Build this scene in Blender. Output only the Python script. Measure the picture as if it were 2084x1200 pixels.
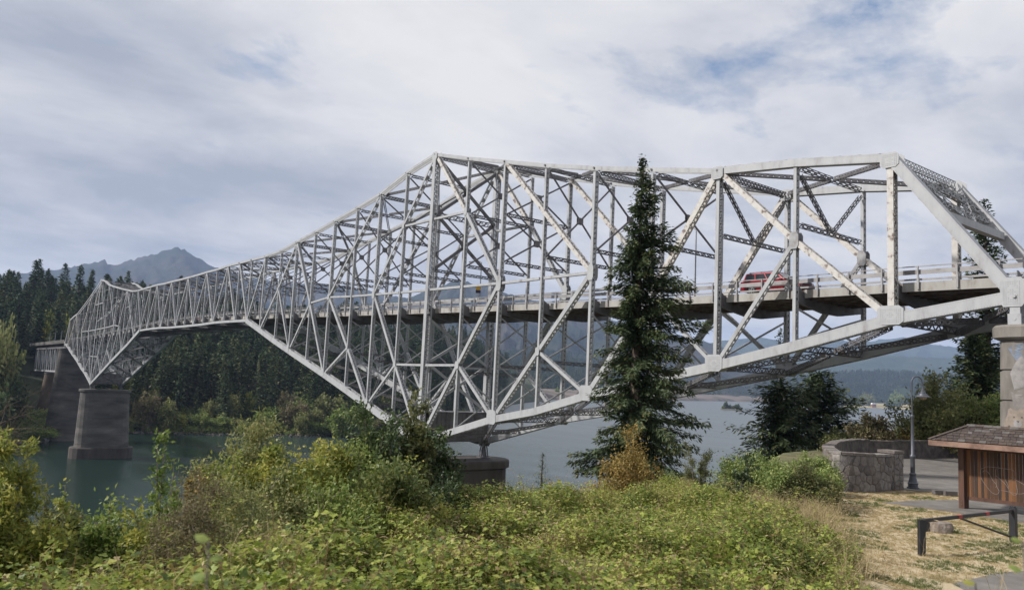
import bpy, math, random
import numpy as np
from mathutils import Matrix, Vector

for o in list(bpy.data.objects):
    bpy.data.objects.remove(o)
SC = bpy.context.scene
COL = SC.collection
rng = np.random.default_rng(7)
random.seed(7)

# ------------------------------------------------------------------ camera
CAM = np.array([16.5053, -49.6937, 0.5435])
YAW, PIT, ROL, FPX = -0.912721, 0.111029, 0.048490, 1566.76
FW = np.array([math.cos(PIT)*math.sin(YAW), math.cos(PIT)*math.cos(YAW), math.sin(PIT)])
_r0 = np.array([math.cos(YAW), -math.sin(YAW), 0.0]); _u0 = np.cross(_r0, FW)
RT = math.cos(ROL)*_r0 + math.sin(ROL)*_u0
UP = -math.sin(ROL)*_r0 + math.cos(ROL)*_u0
R2 = np.array([math.cos(YAW), -math.sin(YAW)]); F2 = np.array([math.sin(YAW), math.cos(YAW)])
cam_data = bpy.data.cameras.new('camera')
cam = bpy.data.objects.new('camera', cam_data); COL.objects.link(cam)
m = Matrix.Identity(4)
for i in range(3):
    m[i][0], m[i][1], m[i][2], m[i][3] = RT[i], UP[i], -FW[i], CAM[i]
cam.matrix_world = m
cam_data.sensor_width = 36.0; cam_data.lens = FPX/2084*36
cam_data.clip_start = 0.1; cam_data.clip_end = 60000
cam_data.dof.use_dof = True; cam_data.dof.focus_distance = 70.0; cam_data.dof.aperture_fstop = 3.2
SC.camera = cam

# ------------------------------------------------------------------ sun, sky, exposure
SUN_DIR = np.array([-0.50, -0.86, 0.0]); SUN_DIR /= np.linalg.norm(SUN_DIR)
SUN_EL = math.radians(38)
sd = Vector((SUN_DIR[0]*math.cos(SUN_EL), SUN_DIR[1]*math.cos(SUN_EL), math.sin(SUN_EL)))
sl = bpy.data.lights.new('sun', 'SUN'); sl.energy = 4.9; sl.angle = math.radians(3.0); sl.color = (1.0, .96, .91)
sun = bpy.data.objects.new('sun', sl); COL.objects.link(sun)
sun.rotation_euler = sd.to_track_quat('Z', 'Y').to_euler()
sun.location = (0, -60, 80)

W = bpy.data.worlds.new('World'); SC.world = W; W.use_nodes = True
nt = W.node_tree; nt.nodes.clear()
def N(tree, typ, **kw):
    n = tree.nodes.new(typ)
    for k, v in kw.items(): setattr(n, k, v)
    return n
def L(tree, a, b): tree.links.new(a, b)
sky = N(nt, 'ShaderNodeTexSky'); sky.sky_type = 'NISHITA'; sky.sun_disc = False
sky.sun_elevation = SUN_EL; sky.sun_rotation = math.atan2(sd.x, sd.y)
sky.air_density = 1.2; sky.dust_density = 1.5
tc = N(nt, 'ShaderNodeTexCoord')
sep = N(nt, 'ShaderNodeSeparateXYZ'); L(nt, tc.outputs['Generated'], sep.inputs[0])
def M(tree, op, a, b=None, c=None):
    n = N(tree, 'ShaderNodeMath', operation=op)
    for k, v in enumerate((a, b, c)):
        if v is None: continue
        if isinstance(v, (int, float)): n.inputs[k].default_value = v
        else: L(tree, v, n.inputs[k])
    return n.outputs[0]
zz = M(nt, 'ADD', M(nt, 'MAXIMUM', sep.outputs[2], 0.0), 0.16)
cx = M(nt, 'DIVIDE', sep.outputs[0], zz); cy = M(nt, 'DIVIDE', sep.outputs[1], zz)
com = N(nt, 'ShaderNodeCombineXYZ'); L(nt, cx, com.inputs[0]); L(nt, cy, com.inputs[1])
mp = N(nt, 'ShaderNodeMapping'); L(nt, com.outputs[0], mp.inputs[0])
mp.inputs['Rotation'].default_value = (0, 0, math.radians(-20)); mp.inputs['Scale'].default_value = (1.0, 0.72, 1.0)
mp.inputs['Location'].default_value = (3.1, 1.7, 0.0)
def wnoise(sc, det, rough, dist=0.0, off=0.0):
    n = N(nt, 'ShaderNodeTexNoise'); n.inputs['Scale'].default_value = sc; n.inputs['Detail'].default_value = det
    n.inputs['Roughness'].default_value = rough; n.inputs['Distortion'].default_value = dist
    mm = N(nt, 'ShaderNodeVectorMath', operation='ADD'); L(nt, mp.outputs[0], mm.inputs[0]); mm.inputs[1].default_value = (off, off*1.7, off*.3)
    L(nt, mm.outputs[0], n.inputs['Vector']); return n.outputs['Fac']
def wramp(inp, stops):
    r = N(nt, 'ShaderNodeValToRGB'); L(nt, inp, r.inputs[0])
    while len(r.color_ramp.elements) < len(stops): r.color_ramp.elements.new(0.5)
    for e, (p_, c) in zip(r.color_ramp.elements, stops): e.position = p_; e.color = (*c, 1)
    return r.outputs[0]
def near(cx_, cy_, r_, amt, sx=1.0):
    """smooth bump round one bearing of the sky"""
    vm = N(nt, 'ShaderNodeVectorMath', operation='SUBTRACT'); L(nt, com.outputs[0], vm.inputs[0]); vm.inputs[1].default_value = (cx_, cy_, 0)
    ln = N(nt, 'ShaderNodeVectorMath', operation='LENGTH'); L(nt, vm.outputs[0], ln.inputs[0])
    mr = N(nt, 'ShaderNodeMapRange', interpolation_type='SMOOTHSTEP'); L(nt, ln.outputs['Value'], mr.inputs[0])
    mr.inputs[1].default_value = 0.0; mr.inputs[2].default_value = r_; mr.inputs[3].default_value = amt; mr.inputs[4].default_value = 0.0
    return mr.outputs[0]
GAPS = [(-.74, 1.55, .50, -.25), (-1.06, 1.46, .40, -.11), (-1.30, .98, .25, -.07), (-.62, 1.30, .30, -.10)]
TONES = [(-2.75, .42, 1.3, -.24), (-1.9, .30, .6, -.12), (-1.62, 1.15, .7, .14), (-.85, 2.3, .8, -.08), (-2.2, .75, .5, -.08)]
cover_f = M(nt, 'ADD', M(nt, 'MULTIPLY', M(nt, 'SUBTRACT', wnoise(2.6, 11.0, 0.64, 0.15, 9.0), .5), 1.5), .72)
for a_ in GAPS: cover_f = M(nt, 'ADD', cover_f, near(*a_))
tone_f = M(nt, 'ADD', M(nt, 'MULTIPLY', M(nt, 'SUBTRACT', wnoise(1.9, 10.0, 0.60, 0.2, 5.0), .5), 1.0), .56)
for a_ in TONES: tone_f = M(nt, 'ADD', tone_f, near(*a_))
cover = wramp(cover_f, [(0.32, (0, 0, 0)), (0.42, (.45, .45, .45)), (0.58, (1, 1, 1))])
tone = wramp(tone_f, [(0.28, (3.7, 4.0, 4.7)), (0.45, (5.2, 5.35, 5.85)), (0.60, (6.7, 6.7, 6.95)), (0.75, (7.7, 7.6, 7.6))])
mix = N(nt, 'ShaderNodeMix', data_type='RGBA'); 
sk = N(nt, 'ShaderNodeMix', data_type='RGBA', blend_type='MIX'); sk.inputs[0].default_value = .45
L(nt, sky.outputs[0], sk.inputs[6]); sk.inputs[7].default_value = (1.6, 2.8, 5.2, 1)
cm = M(nt, 'MULTIPLY', cover, 0.94); cm = M(nt, 'ADD', cm, 0.06)
L(nt, cm, mix.inputs[0]); L(nt, sk.outputs[2], mix.inputs[6]); L(nt, tone, mix.inputs[7])
bg = N(nt, 'ShaderNodeBackground'); bg.inputs[1].default_value = 0.1; L(nt, mix.outputs[2], bg.inputs[0])
wo = N(nt, 'ShaderNodeOutputWorld'); L(nt, bg.outputs[0], wo.inputs[0])
SC.view_settings.view_transform = 'Standard'; SC.view_settings.look = 'None'
SC.view_settings.exposure = 0.18; SC.view_settings.gamma = 1.0; SC.view_settings.use_curve_mapping = False
SC.cycles.max_bounces = 6; SC.cycles.volume_bounces = 0; SC.cycles.transparent_max_bounces = 8
SC.cycles.use_denoising = True
try: SC.cycles.denoiser = 'OPENIMAGEDENOISE'
except Exception: pass

# ------------------------------------------------------------------ small helpers
def ray(x, y): return FW + RT*(x-1042)/FPX - UP*(y-600)/FPX          # a pixel of the 2084 px photo to a direction
def at_b(x, y, b): d = ray(x, y); return CAM + d*b/(d[:2] @ F2)
def at_z(x, y, z): d = ray(x, y); return CAM + d*(z-CAM[2])/d[2]
def at_y(x, y, Y): d = ray(x, y); return CAM + d*(Y-CAM[1])/d[1]
def loc2w(a, b, z=0.0):
    a, b, z = np.broadcast_arrays(np.asarray(a, float), np.asarray(b, float), np.asarray(z, float))
    return np.stack([CAM[0]+R2[0]*a+F2[0]*b, CAM[1]+R2[1]*a+F2[1]*b, z], -1)
def w2loc(x, y):
    dx, dy = np.asarray(x)-CAM[0], np.asarray(y)-CAM[1]
    return dx*R2[0]+dy*R2[1], dx*F2[0]+dy*F2[1]
def hor(x):
    return 600+FPX*(FW[2]+RT[2]*(np.asarray(x, float)-1042)/FPX)/UP[2]
def unit(v): v = np.asarray(v, float); return v/max(np.linalg.norm(v), 1e-9)

class MB:
    """collects boxes, prisms and blades and links them as ONE mesh object"""
    def __init__(s): s.V = []; s.Q = []; s.T = []; s.P = []; s.n = 0; s.tone = []; s.hastone = False
    def add(s, V, Q=None, T=None, tone=None):
        V = np.asarray(V, float).reshape(-1, 3)
        if Q is not None and len(Q): s.Q.append(np.asarray(Q, int)+s.n)
        if T is not None and len(T): s.T.append(np.asarray(T, int)+s.n)
        s.V.append(V); s.n += len(V)
    def box(s, c, sx, sy, sz):
        c = np.asarray(c, float); s.bar(c-[0, 0, sz/2], c+[0, 0, sz/2], (sx/2, 0, 0), (0, sy/2, 0))
    def bar(s, p, q, a, b, caps=True):
        p, q, a, b = (np.asarray(v, float) for v in (p, q, a, b))
        V = [p-a-b, p+a-b, p+a+b, p-a+b, q-a-b, q+a-b, q+a+b, q-a+b]
        Q = [(0, 1, 5, 4), (1, 2, 6, 5), (2, 3, 7, 6), (3, 0, 4, 7)]
        if caps: Q += [(3, 2, 1, 0), (4, 5, 6, 7)]
        s.add(V, Q)
    def bars(s, P, Qe, a, b):
        """many open bars at once: P, Qe (n,3), a, b half vectors (n,3) or (3,)"""
        P, Qe = np.asarray(P, float), np.asarray(Qe, float); n = len(P)
        if n == 0: return
        a = np.broadcast_to(a, P.shape); b = np.broadcast_to(b, P.shape)
        V = np.stack([P-a-b, P+a-b, P+a+b, P-a+b, Qe-a-b, Qe+a-b, Qe+a+b, Qe-a+b], 1).reshape(-1, 3)
        base = np.array([(0, 1, 5, 4), (1, 2, 6, 5), (2, 3, 7, 6), (3, 0, 4, 7)])
        s.add(V, (base[None]+np.arange(n)[:, None, None]*8).reshape(-1, 4))
    def rod(s, p, q, r, n=6, r2=None):
        p, q = np.asarray(p, float), np.asarray(q, float); t = unit(q-p)
        a = unit(np.cross(t, (0, 0, 1) if abs(t[2]) < .9 else (1, 0, 0))); b = np.cross(t, a)
        r2 = r if r2 is None else r2
        an = np.arange(n)*2*math.pi/n; c = np.cos(an)[:, None]*a+np.sin(an)[:, None]*b
        V = np.concatenate([p+c*r, q+c*r2, [p], [q]])
        Q = [(i, (i+1) % n, n+(i+1) % n, n+i) for i in range(n)]
        T = [((i+1) % n, i, 2*n) for i in range(n)]+[(n+i, n+(i+1) % n, 2*n+1) for i in range(n)]
        s.add(V, Q, T)
    def tube(s, pts, r, n=6):
        pts = [np.asarray(p, float) for p in pts]; rr = r if hasattr(r, '__len__') else [r]*len(pts)
        V = []; prev = None
        for i, p in enumerate(pts):
            t = unit((pts[min(i+1, len(pts)-1)]-pts[max(i-1, 0)]))
            a = unit(np.cross(t, (0, 0, 1) if abs(t[2]) < .95 else (1, 0, 0))) if prev is None else unit(prev-t*(prev@t))
            prev = a; b = np.cross(t, a)
            an = np.arange(n)*2*math.pi/n
            V.append(p+(np.cos(an)[:, None]*a+np.sin(an)[:, None]*b)*rr[i])
        V = np.concatenate(V); Q = []
        for i in range(len(pts)-1):
            for k in range(n): Q.append((i*n+k, i*n+(k+1) % n, (i+1)*n+(k+1) % n, (i+1)*n+k))
        s.add(V, Q)
    def prism(s, poly, a, b, c0, ext):
        """polygon poly (2d) in the frame a,b at c0, extruded along ext"""
        poly = np.asarray(poly, float); a, b, c0, ext = (np.asarray(v, float) for v in (a, b, c0, ext)); n = len(poly)
        V0 = c0+poly[:, :1]*a+poly[:, 1:]*b
        s.P.append((np.arange(n)[::-1]+s.n).tolist()); s.P.append((np.arange(n)+n+s.n).tolist())
        s.add(np.concatenate([V0, V0+ext]), [(i, (i+1) % n, n+(i+1) % n, n+i) for i in range(n)])
    def lathe(s, c, prof, n=16):
        c = np.asarray(c, float); an = np.arange(n)*2*math.pi/n
        V = np.concatenate([np.stack([c[0]+r*np.cos(an), c[1]+r*np.sin(an), np.full(n, c[2]+z)], 1) for r, z in prof])
        Q = []
        for i in range(len(prof)-1):
            for k in range(n): Q.append((i*n+k, i*n+(k+1) % n, (i+1)*n+(k+1) % n, (i+1)*n+k))
        s.add(V, Q)
    def blades(s, B, D, S, ln, wd, tone, bend=0.0):
        """leaf-like diamonds: base B, direction D, sideways S, length ln, width wd"""
        n = len(B)
        if n == 0: return
        ln = np.broadcast_to(ln, (n,))[:, None]; wd = np.broadcast_to(wd, (n,))[:, None]
        Nn = np.cross(D, S); mid = B+D*ln*.5+Nn*ln*bend
        V = np.stack([B, mid-S*wd*.5, B+D*ln, mid+S*wd*.5], 1).reshape(-1, 3)
        s.add(V, np.arange(n*4).reshape(n, 4)); s.tone.append(np.broadcast_to(tone, (n,))); s.hastone = True
    def build(s, name, mat, parent=None, smooth=False, origin=None):
        me = bpy.data.meshes.new(name); V = np.concatenate(s.V).astype(np.float32)
        if origin is not None: V = V-np.asarray(origin, np.float32)
        Qs = np.concatenate(s.Q) if s.Q else np.zeros((0, 4), int); Ts = np.concatenate(s.T) if s.T else np.zeros((0, 3), int)
        pol = [i for q in s.P for i in q]
        tot = np.concatenate([np.full(len(Qs), 4), np.full(len(Ts), 3), np.array([len(q) for q in s.P], int)]).astype(np.int32)
        idx = np.concatenate([Qs.ravel(), Ts.ravel(), np.array(pol, int)]).astype(np.int32)
        me.vertices.add(len(V)); me.vertices.foreach_set('co', V.ravel())
        me.loops.add(len(idx)); me.loops.foreach_set('vertex_index', idx)
        me.polygons.add(len(tot)); st = np.concatenate([[0], np.cumsum(tot)[:-1]]).astype(np.int32)
        me.polygons.foreach_set('loop_start', st); me.polygons.foreach_set('loop_total', tot)
        me.polygons.foreach_set('use_smooth', np.full(len(tot), smooth, bool))
        if s.hastone:
            at = me.attributes.new('tone', 'FLOAT', 'FACE'); t = np.concatenate(s.tone).astype(np.float32)
            if len(t) < len(tot): t = np.concatenate([t, np.zeros(len(tot)-len(t), np.float32)])
            at.data.foreach_set('value', t)
        me.update(calc_edges=True); me.materials.append(mat)
        o = bpy.data.objects.new(name, me); COL.objects.link(o)
        if parent is not None: o.parent = parent
        return o

def thing(name, label, cat, loc=(0, 0, 0), rz=0.0, group=None):
    o = bpy.data.objects.new(name, None); COL.objects.link(o); o.location = loc; o.rotation_euler = (0, 0, rz)
    o.empty_display_size = .5; return tag(o, label, cat, group)
def tag(o, label, cat, group=None, kind=None):
    if label: o['label'] = label
    if cat: o['category'] = cat
    if group: o['group'] = group
    if kind: o['kind'] = kind
    return o
def copy_obj(o, parent=None, loc=None):
    c = o.copy(); COL.objects.link(c)
    if parent is not None: c.parent = parent
    if loc is not None: c.location = loc
    return c
def copy_tree(o, parent=None):
    c = o.copy(); COL.objects.link(c)
    if parent is not None: c.parent = parent
    for ch in list(o.children): copy_tree(ch, c)
    return c

# ------------------------------------------------------------------ materials
def mat(name, color, rough=.7, metal=0.0, vary=0.0, scale=1.0, color2=None, ramp=None, bump=0.0, bscale=None, detail=6.0, spec=.5, stretch=None):
    m_ = bpy.data.materials.new(name); m_.use_nodes = True; t = m_.node_tree; b = t.nodes['Principled BSDF']
    b.inputs['Roughness'].default_value = rough; b.inputs['Metallic'].default_value = metal
    b.inputs['Specular IOR Level'].default_value = spec
    b.inputs['Base Color'].default_value = (*color, 1)
    if vary or color2 or ramp or bump:
        g = N(t, 'ShaderNodeNewGeometry'); mpn = N(t, 'ShaderNodeMapping'); L(t, g.outputs['Position'], mpn.inputs[0])
        if stretch: mpn.inputs['Scale'].default_value = stretch
        n = N(t, 'ShaderNodeTexNoise'); n.inputs['Scale'].default_value = scale; n.inputs['Detail'].default_value = detail
        n.inputs['Roughness'].default_value = .62
        L(t, mpn.outputs[0], n.inputs['Vector'])
        r = N(t, 'ShaderNodeValToRGB'); L(t, n.outputs['Fac'], r.inputs[0])
        stops = ramp or [(.3, tuple(c*(1-vary) for c in color)), (.7, color2 or tuple(min(1, c*(1+vary)) for c in color))]
        while len(r.color_ramp.elements) < len(stops): r.color_ramp.elements.new(.5)
        for e, (p_, c) in zip(r.color_ramp.elements, stops): e.position = p_; e.color = (*c, 1)
        L(t, r.outputs[0], b.inputs['Base Color'])
        if bump:
            n2 = N(t, 'ShaderNodeTexNoise'); n2.inputs['Scale'].default_value = bscale or scale*4; n2.inputs['Detail'].default_value = 5
            L(t, mpn.outputs[0], n2.inputs['Vector'])
            bp = N(t, 'ShaderNodeBump'); bp.inputs['Strength'].default_value = bump; bp.inputs['Distance'].default_value = .05
            L(t, n2.outputs['Fac'], bp.inputs['Height']); L(t, bp.outputs[0], b.inputs['Normal'])
    return m_
def leaf_mat(name, stops, rough=.55, trans=.3, noise=0.0, nscale=.3, rnd=0.0):
    m_ = bpy.data.materials.new(name); m_.use_nodes = True; t = m_.node_tree; b = t.nodes['Principled BSDF']
    a = N(t, 'ShaderNodeAttribute'); a.attribute_name = 'tone'
    r = N(t, 'ShaderNodeValToRGB')
    src = a.outputs['Fac']
    if noise:
        g = N(t, 'ShaderNodeNewGeometry'); n = N(t, 'ShaderNodeTexNoise'); n.inputs['Scale'].default_value = nscale; n.inputs['Detail'].default_value = 3
        L(t, g.outputs['Position'], n.inputs['Vector'])
        src = M(t, 'ADD', src, M(t, 'MULTIPLY', M(t, 'SUBTRACT', n.outputs['Fac'], .5), noise))
    if rnd:
        oi = N(t, 'ShaderNodeObjectInfo'); src = M(t, 'ADD', src, M(t, 'MULTIPLY', M(t, 'SUBTRACT', oi.outputs['Random'], .45), rnd))
    L(t, src, r.inputs[0])
    while len(r.color_ramp.elements) < len(stops): r.color_ramp.elements.new(.5)
    for e, (p_, c) in zip(r.color_ramp.elements, stops): e.position = p_; e.color = (*c, 1)
    L(t, r.outputs[0], b.inputs['Base Color']); b.inputs['Roughness'].default_value = rough
    b.inputs['Specular IOR Level'].default_value = .35
    if trans:
        tr = N(t, 'ShaderNodeBsdfTranslucent'); L(t, r.outputs[0], tr.inputs[0])
        mx = N(t, 'ShaderNodeMixShader'); mx.inputs[0].default_value = trans
        L(t, b.outputs[0], mx.inputs[1]); L(t, tr.outputs[0], mx.inputs[2])
        L(t, mx.outputs[0], t.nodes['Material Output'].inputs[0])
    return m_

STEEL = mat('steel_paint', (.36, .36, .35), .55, 0.0, scale=.9, detail=10, ramp=[(.27, (.16, .125, .11)), (.34, (.265, .26, .262)), (.44, (.325, .328, .335)), (.60, (.365, .370, .375)), (.74, (.275, .28, .288))], stretch=(1.6, 1.6, .5))
STEEL_WORN = mat('steel_paint_worn', (.45, .43, .40), .6, 0.0, scale=2.4, detail=11, ramp=[(.34, (.13, .09, .075)), (.405, (.24, .20, .18)), (.44, (.42, .40, .37)), (.62, (.50, .48, .45)), (.74, (.38, .37, .36))])
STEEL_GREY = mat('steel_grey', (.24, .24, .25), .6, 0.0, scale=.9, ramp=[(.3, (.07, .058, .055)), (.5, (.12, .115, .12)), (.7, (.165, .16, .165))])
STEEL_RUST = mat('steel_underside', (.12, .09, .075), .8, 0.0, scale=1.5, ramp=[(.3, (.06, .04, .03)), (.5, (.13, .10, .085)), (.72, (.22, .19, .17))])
GUSSET = mat('gusset_paint', (.33, .34, .35), .5, 0.0, scale=2.0, ramp=[(.3, (.17, .155, .145)), (.5, (.28, .28, .285)), (.7, (.34, .34, .34))])
GALV = mat('galvanised_rail', (.40, .39, .38), .45, .3, scale=1.2, ramp=[(.3, (.15, .11, .09)), (.42, (.25, .235, .23)), (.7, (.33, .325, .32))])
FASCIA = mat('fascia_paint', (.42, .41, .38), .7, 0.0, scale=1.2, ramp=[(.3, (.15, .12, .095)), (.45, (.29, .275, .25)), (.7, (.37, .355, .33))], stretch=(1, 1, .35))
# ------------------------------------------------------------------ the bridge
PL, WB = 7.16, 9.58
TZ = [15.3, 16.33, 17.35, 18.04, 19.47, 21.02, 22.7, 24.5, 26.32, 28.34, 27.26, 25.54, 24.61, 23.68, 22.82, 22.06, 21.22, 21.01, 21.07, 21.12, 21.16, 20.97, 21.0, 20.91, 20.9]
BZ = [6.73, 5.66, 3.95, 2.45, 1.05, -.47, -2.35, -3.61, -5.45, -7.35, -5.5, -3.6, -1.72, .22, 1.95, 3.76, 5.48, 7.52, 9.46, 9.57, 9.65, 9.66, 9.52, 9.49, 9.48]
DX = [-.42, -.35, -.15, .21, .33, .23, .11, .22, .18, -.08, .03, .14, .23, -.1, .02, -.1, .2, -.16, -.32, -.02, -.02, .16, .08, .15, .03, -.1, -.08, .12, .06, .01, -.22]
fold = lambda i: i if i <= 24 else 48-i
NX = lambda i: -i*PL+(DX[i] if i < len(DX) else 0.0)
def T_(i, y): return np.array([NX(i), y, TZ[fold(i)]])
def B_(i, y): return np.array([NX(i), y, BZ[fold(i)]])
MZ = {'V2m': (2, 11.6), 'V4m': (4, 8.25), 'M5': (5, 11.0), 'V6l': (6, 3.6), 'V6c': (6, 11.0), 'M7': (7, 11.0), 'V8u': (8, 19.95), 'V8c': (8, 11.1), 'V8l': (8, 2.05), 'V9u': (9, 20.05),
      'V9c': (9, 11.2), 'V9l': (9, 1.95), 'V10u': (10, 20.1), 'V10c': (10, 11.3), 'V10l': (10, 1.95), 'M11': (11, 11.45), 'V12c': (12, 11.6), 'M13': (13, 11.9), 'V12l': (12, 4.2), 'V14m': (14, 11.35), 'V16m': (16, 14.56)}
def M_(k, y, far=False):
    i, z = MZ[k]; return np.array([NX(48-i) if far else NX(i), y, z])
def deck_z(x): return float(np.interp(-x, [-40, 0, 7.5, 20, 41, 69, 112, 142, 172, 202, 232, 275, 303, 324, 336, 343.7, 400], [8.1, 8.05, 8.13, 8.13, 8.5, 9.1, 10.05, 10.75, 11.0, 10.75, 10.05, 9.1, 8.5, 8.13, 8.13, 8.05, 7.6]))
Yv = np.array([0, 1.0, 0])
bridge = thing('truss_bridge', 'long light grey steel cantilever truss bridge crossing the river on concrete piers', 'bridge')

def member(p, q, n, w, b, d, A='plate', Bf='x', pitch=.55, th=.018, ends=.35, lbar=.048, corner=.055):
    """riveted member from p to q; A = the two faces square to b (width w), Bf = the two faces square to n (width d)"""
    p, q = np.asarray(p, float), np.asarray(q, float); ln = np.linalg.norm(q-p); t = (q-p)/ln
    b = unit(b-t*(np.asarray(b) @ t)); n = np.cross(b, t)
    mb = MB(); p = p+t*min(ends, ln*.1); q = q-t*min(ends, ln*.1); ln = np.linalg.norm(q-p)
    if A == 'plate':
        for s in (-1, 1):
            c = b*s*(d/2-th); mb.bar(p+c, q+c, n*w/2, b*th)
            if Bf not in ('plate',):
                for s2 in (-1, 1):
                    c2 = b*s*(d/2-th*2-corner/2)+n*s2*(w/2-th/2); mb.bar(p+c2, q+c2, n*th/2, b*corner/2, caps=False)
    else:
        for s in (-1, 1):
            for s2 in (-1, 1):
                c = b*s*(d/2-th)+n*s2*(w/2-corner/2); mb.bar(p+c, q+c, n*corner/2, b*th, caps=False)
                c = b*s*(d/2-corner/2)+n*s2*(w/2-th/2); mb.bar(p+c, q+c, n*th/2, b*corner/2, caps=False)
    def lace(o1, o2, wid, nrm, kind):
        k = max(2, int(round(ln/pitch))); s = np.linspace(0, ln, k+1)[:, None]
        lo = p+t*s+o1; hi = p+t*s+o2
        if kind in ('zig', 'x'):
            P = np.where((np.arange(k) % 2 == 0)[:, None], lo[:-1], hi[:-1]); Q_ = np.where((np.arange(k) % 2 == 0)[:, None], hi[1:], lo[1:])
            D = Q_-P; D /= np.linalg.norm(D, axis=1)[:, None]
            mb.bars(P, Q_, np.cross(D, nrm)*lbar, nrm*.006)
            if kind == 'x':
                P, Q_ = np.where((np.arange(k) % 2 == 1)[:, None], lo[:-1], hi[:-1]), np.where((np.arange(k) % 2 == 1)[:, None], hi[1:], lo[1:])
                D = Q_-P; D /= np.linalg.norm(D, axis=1)[:, None]
                mb.bars(P+nrm*.013, Q_+nrm*.013, np.cross(D, nrm)*lbar, nrm*.006)
        elif kind == 'batten':
            kk = max(2, int(round(ln/(wid*2.4)))); s = np.linspace(wid*.5, ln-wid*.5, kk)[:, None]
            mb.bars(p+t*s+o1, p+t*s+o2, t*wid*.45, nrm*.01)
    if Bf == 'plate':
        for s in (-1, 1):
            c = n*s*(w/2-th/2); mb.bar(p+c, q+c, n*th/2, b*(d/2-th*2))
    elif Bf == 'top':
        c = n*(w/2-th/2); mb.bar(p+c, q+c, n*th/2, b*(d/2-th*2)); lace(b*-d/2-n*w/2, b*d/2-n*w/2, d, n, 'zig')
    elif Bf in ('zig', 'x', 'batten'):
        for s in (-1, 1): lace(-b*(d/2-.03)+n*s*(w/2-.01), b*(d/2-.03)+n*s*(w/2-.01), d, n*s, Bf)
    if A in ('zig', 'x'):
        for s in (-1, 1): lace(-n*(w/2-.03)+b*s*(d/2-.01), n*(w/2-.03)+b*s*(d/2-.01), w, b*s, A)
    # end batten plates
    if Bf in ('zig', 'x', 'batten', 'top') and ln > 3:
        for s in (-1, 1):
            for e in (p, q):
                tt = t if e is p else -t
                mb.bar(e+n*s*(w/2-.004), e+tt*w*1.2+n*s*(w/2-.004), n*.008, b*(d/2-.04))
    return mb
def far_k(x):  # coarser riveting far away
    return 1 if x > -110 else (2 if x > -200 else 3)
def put(name, mb, mt=STEEL, parent=bridge): return mb.build(name, mt, parent)
def web(name, p, q, w, d, mt=STEEL, Bf='x', pitch=.5):
    k = far_k(p[0])
    if k == 2: Bf = 'zig' if Bf in ('x', 'zig') else Bf; pitch = .9
    if k == 3: Bf = 'open'; 
    return put(name, member(p, q, (1, 0, 0), w, Yv, d, 'plate', Bf, pitch), mt)
def lattice(name, p, q, w, d, mt=STEEL_GREY, A='zig', Bf='open', pitch=.45, b=None):
    k = far_k(min(p[0], q[0])); 
    if k > 1: pitch *= 2
    t = unit(q-p)
    b = np.array(b) if b is not None else (np.array([1.0, 0, 0]) if abs(t[0]) < .7 else np.cross(t, (0, 0, 1)))
    if k == 3:
        mb = MB(); b2 = unit(b-t*(b@t)); n2 = np.cross(b2, t)
        for s in (-1, 1): mb.bar(p+n2*s*w*.45, q+n2*s*w*.45, n2*.05, b2*d*.5)
        return put(name, mb, mt)
    return put(name, member(p, q, None, w, b, d, A, Bf, pitch, ends=.25), mt)

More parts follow.
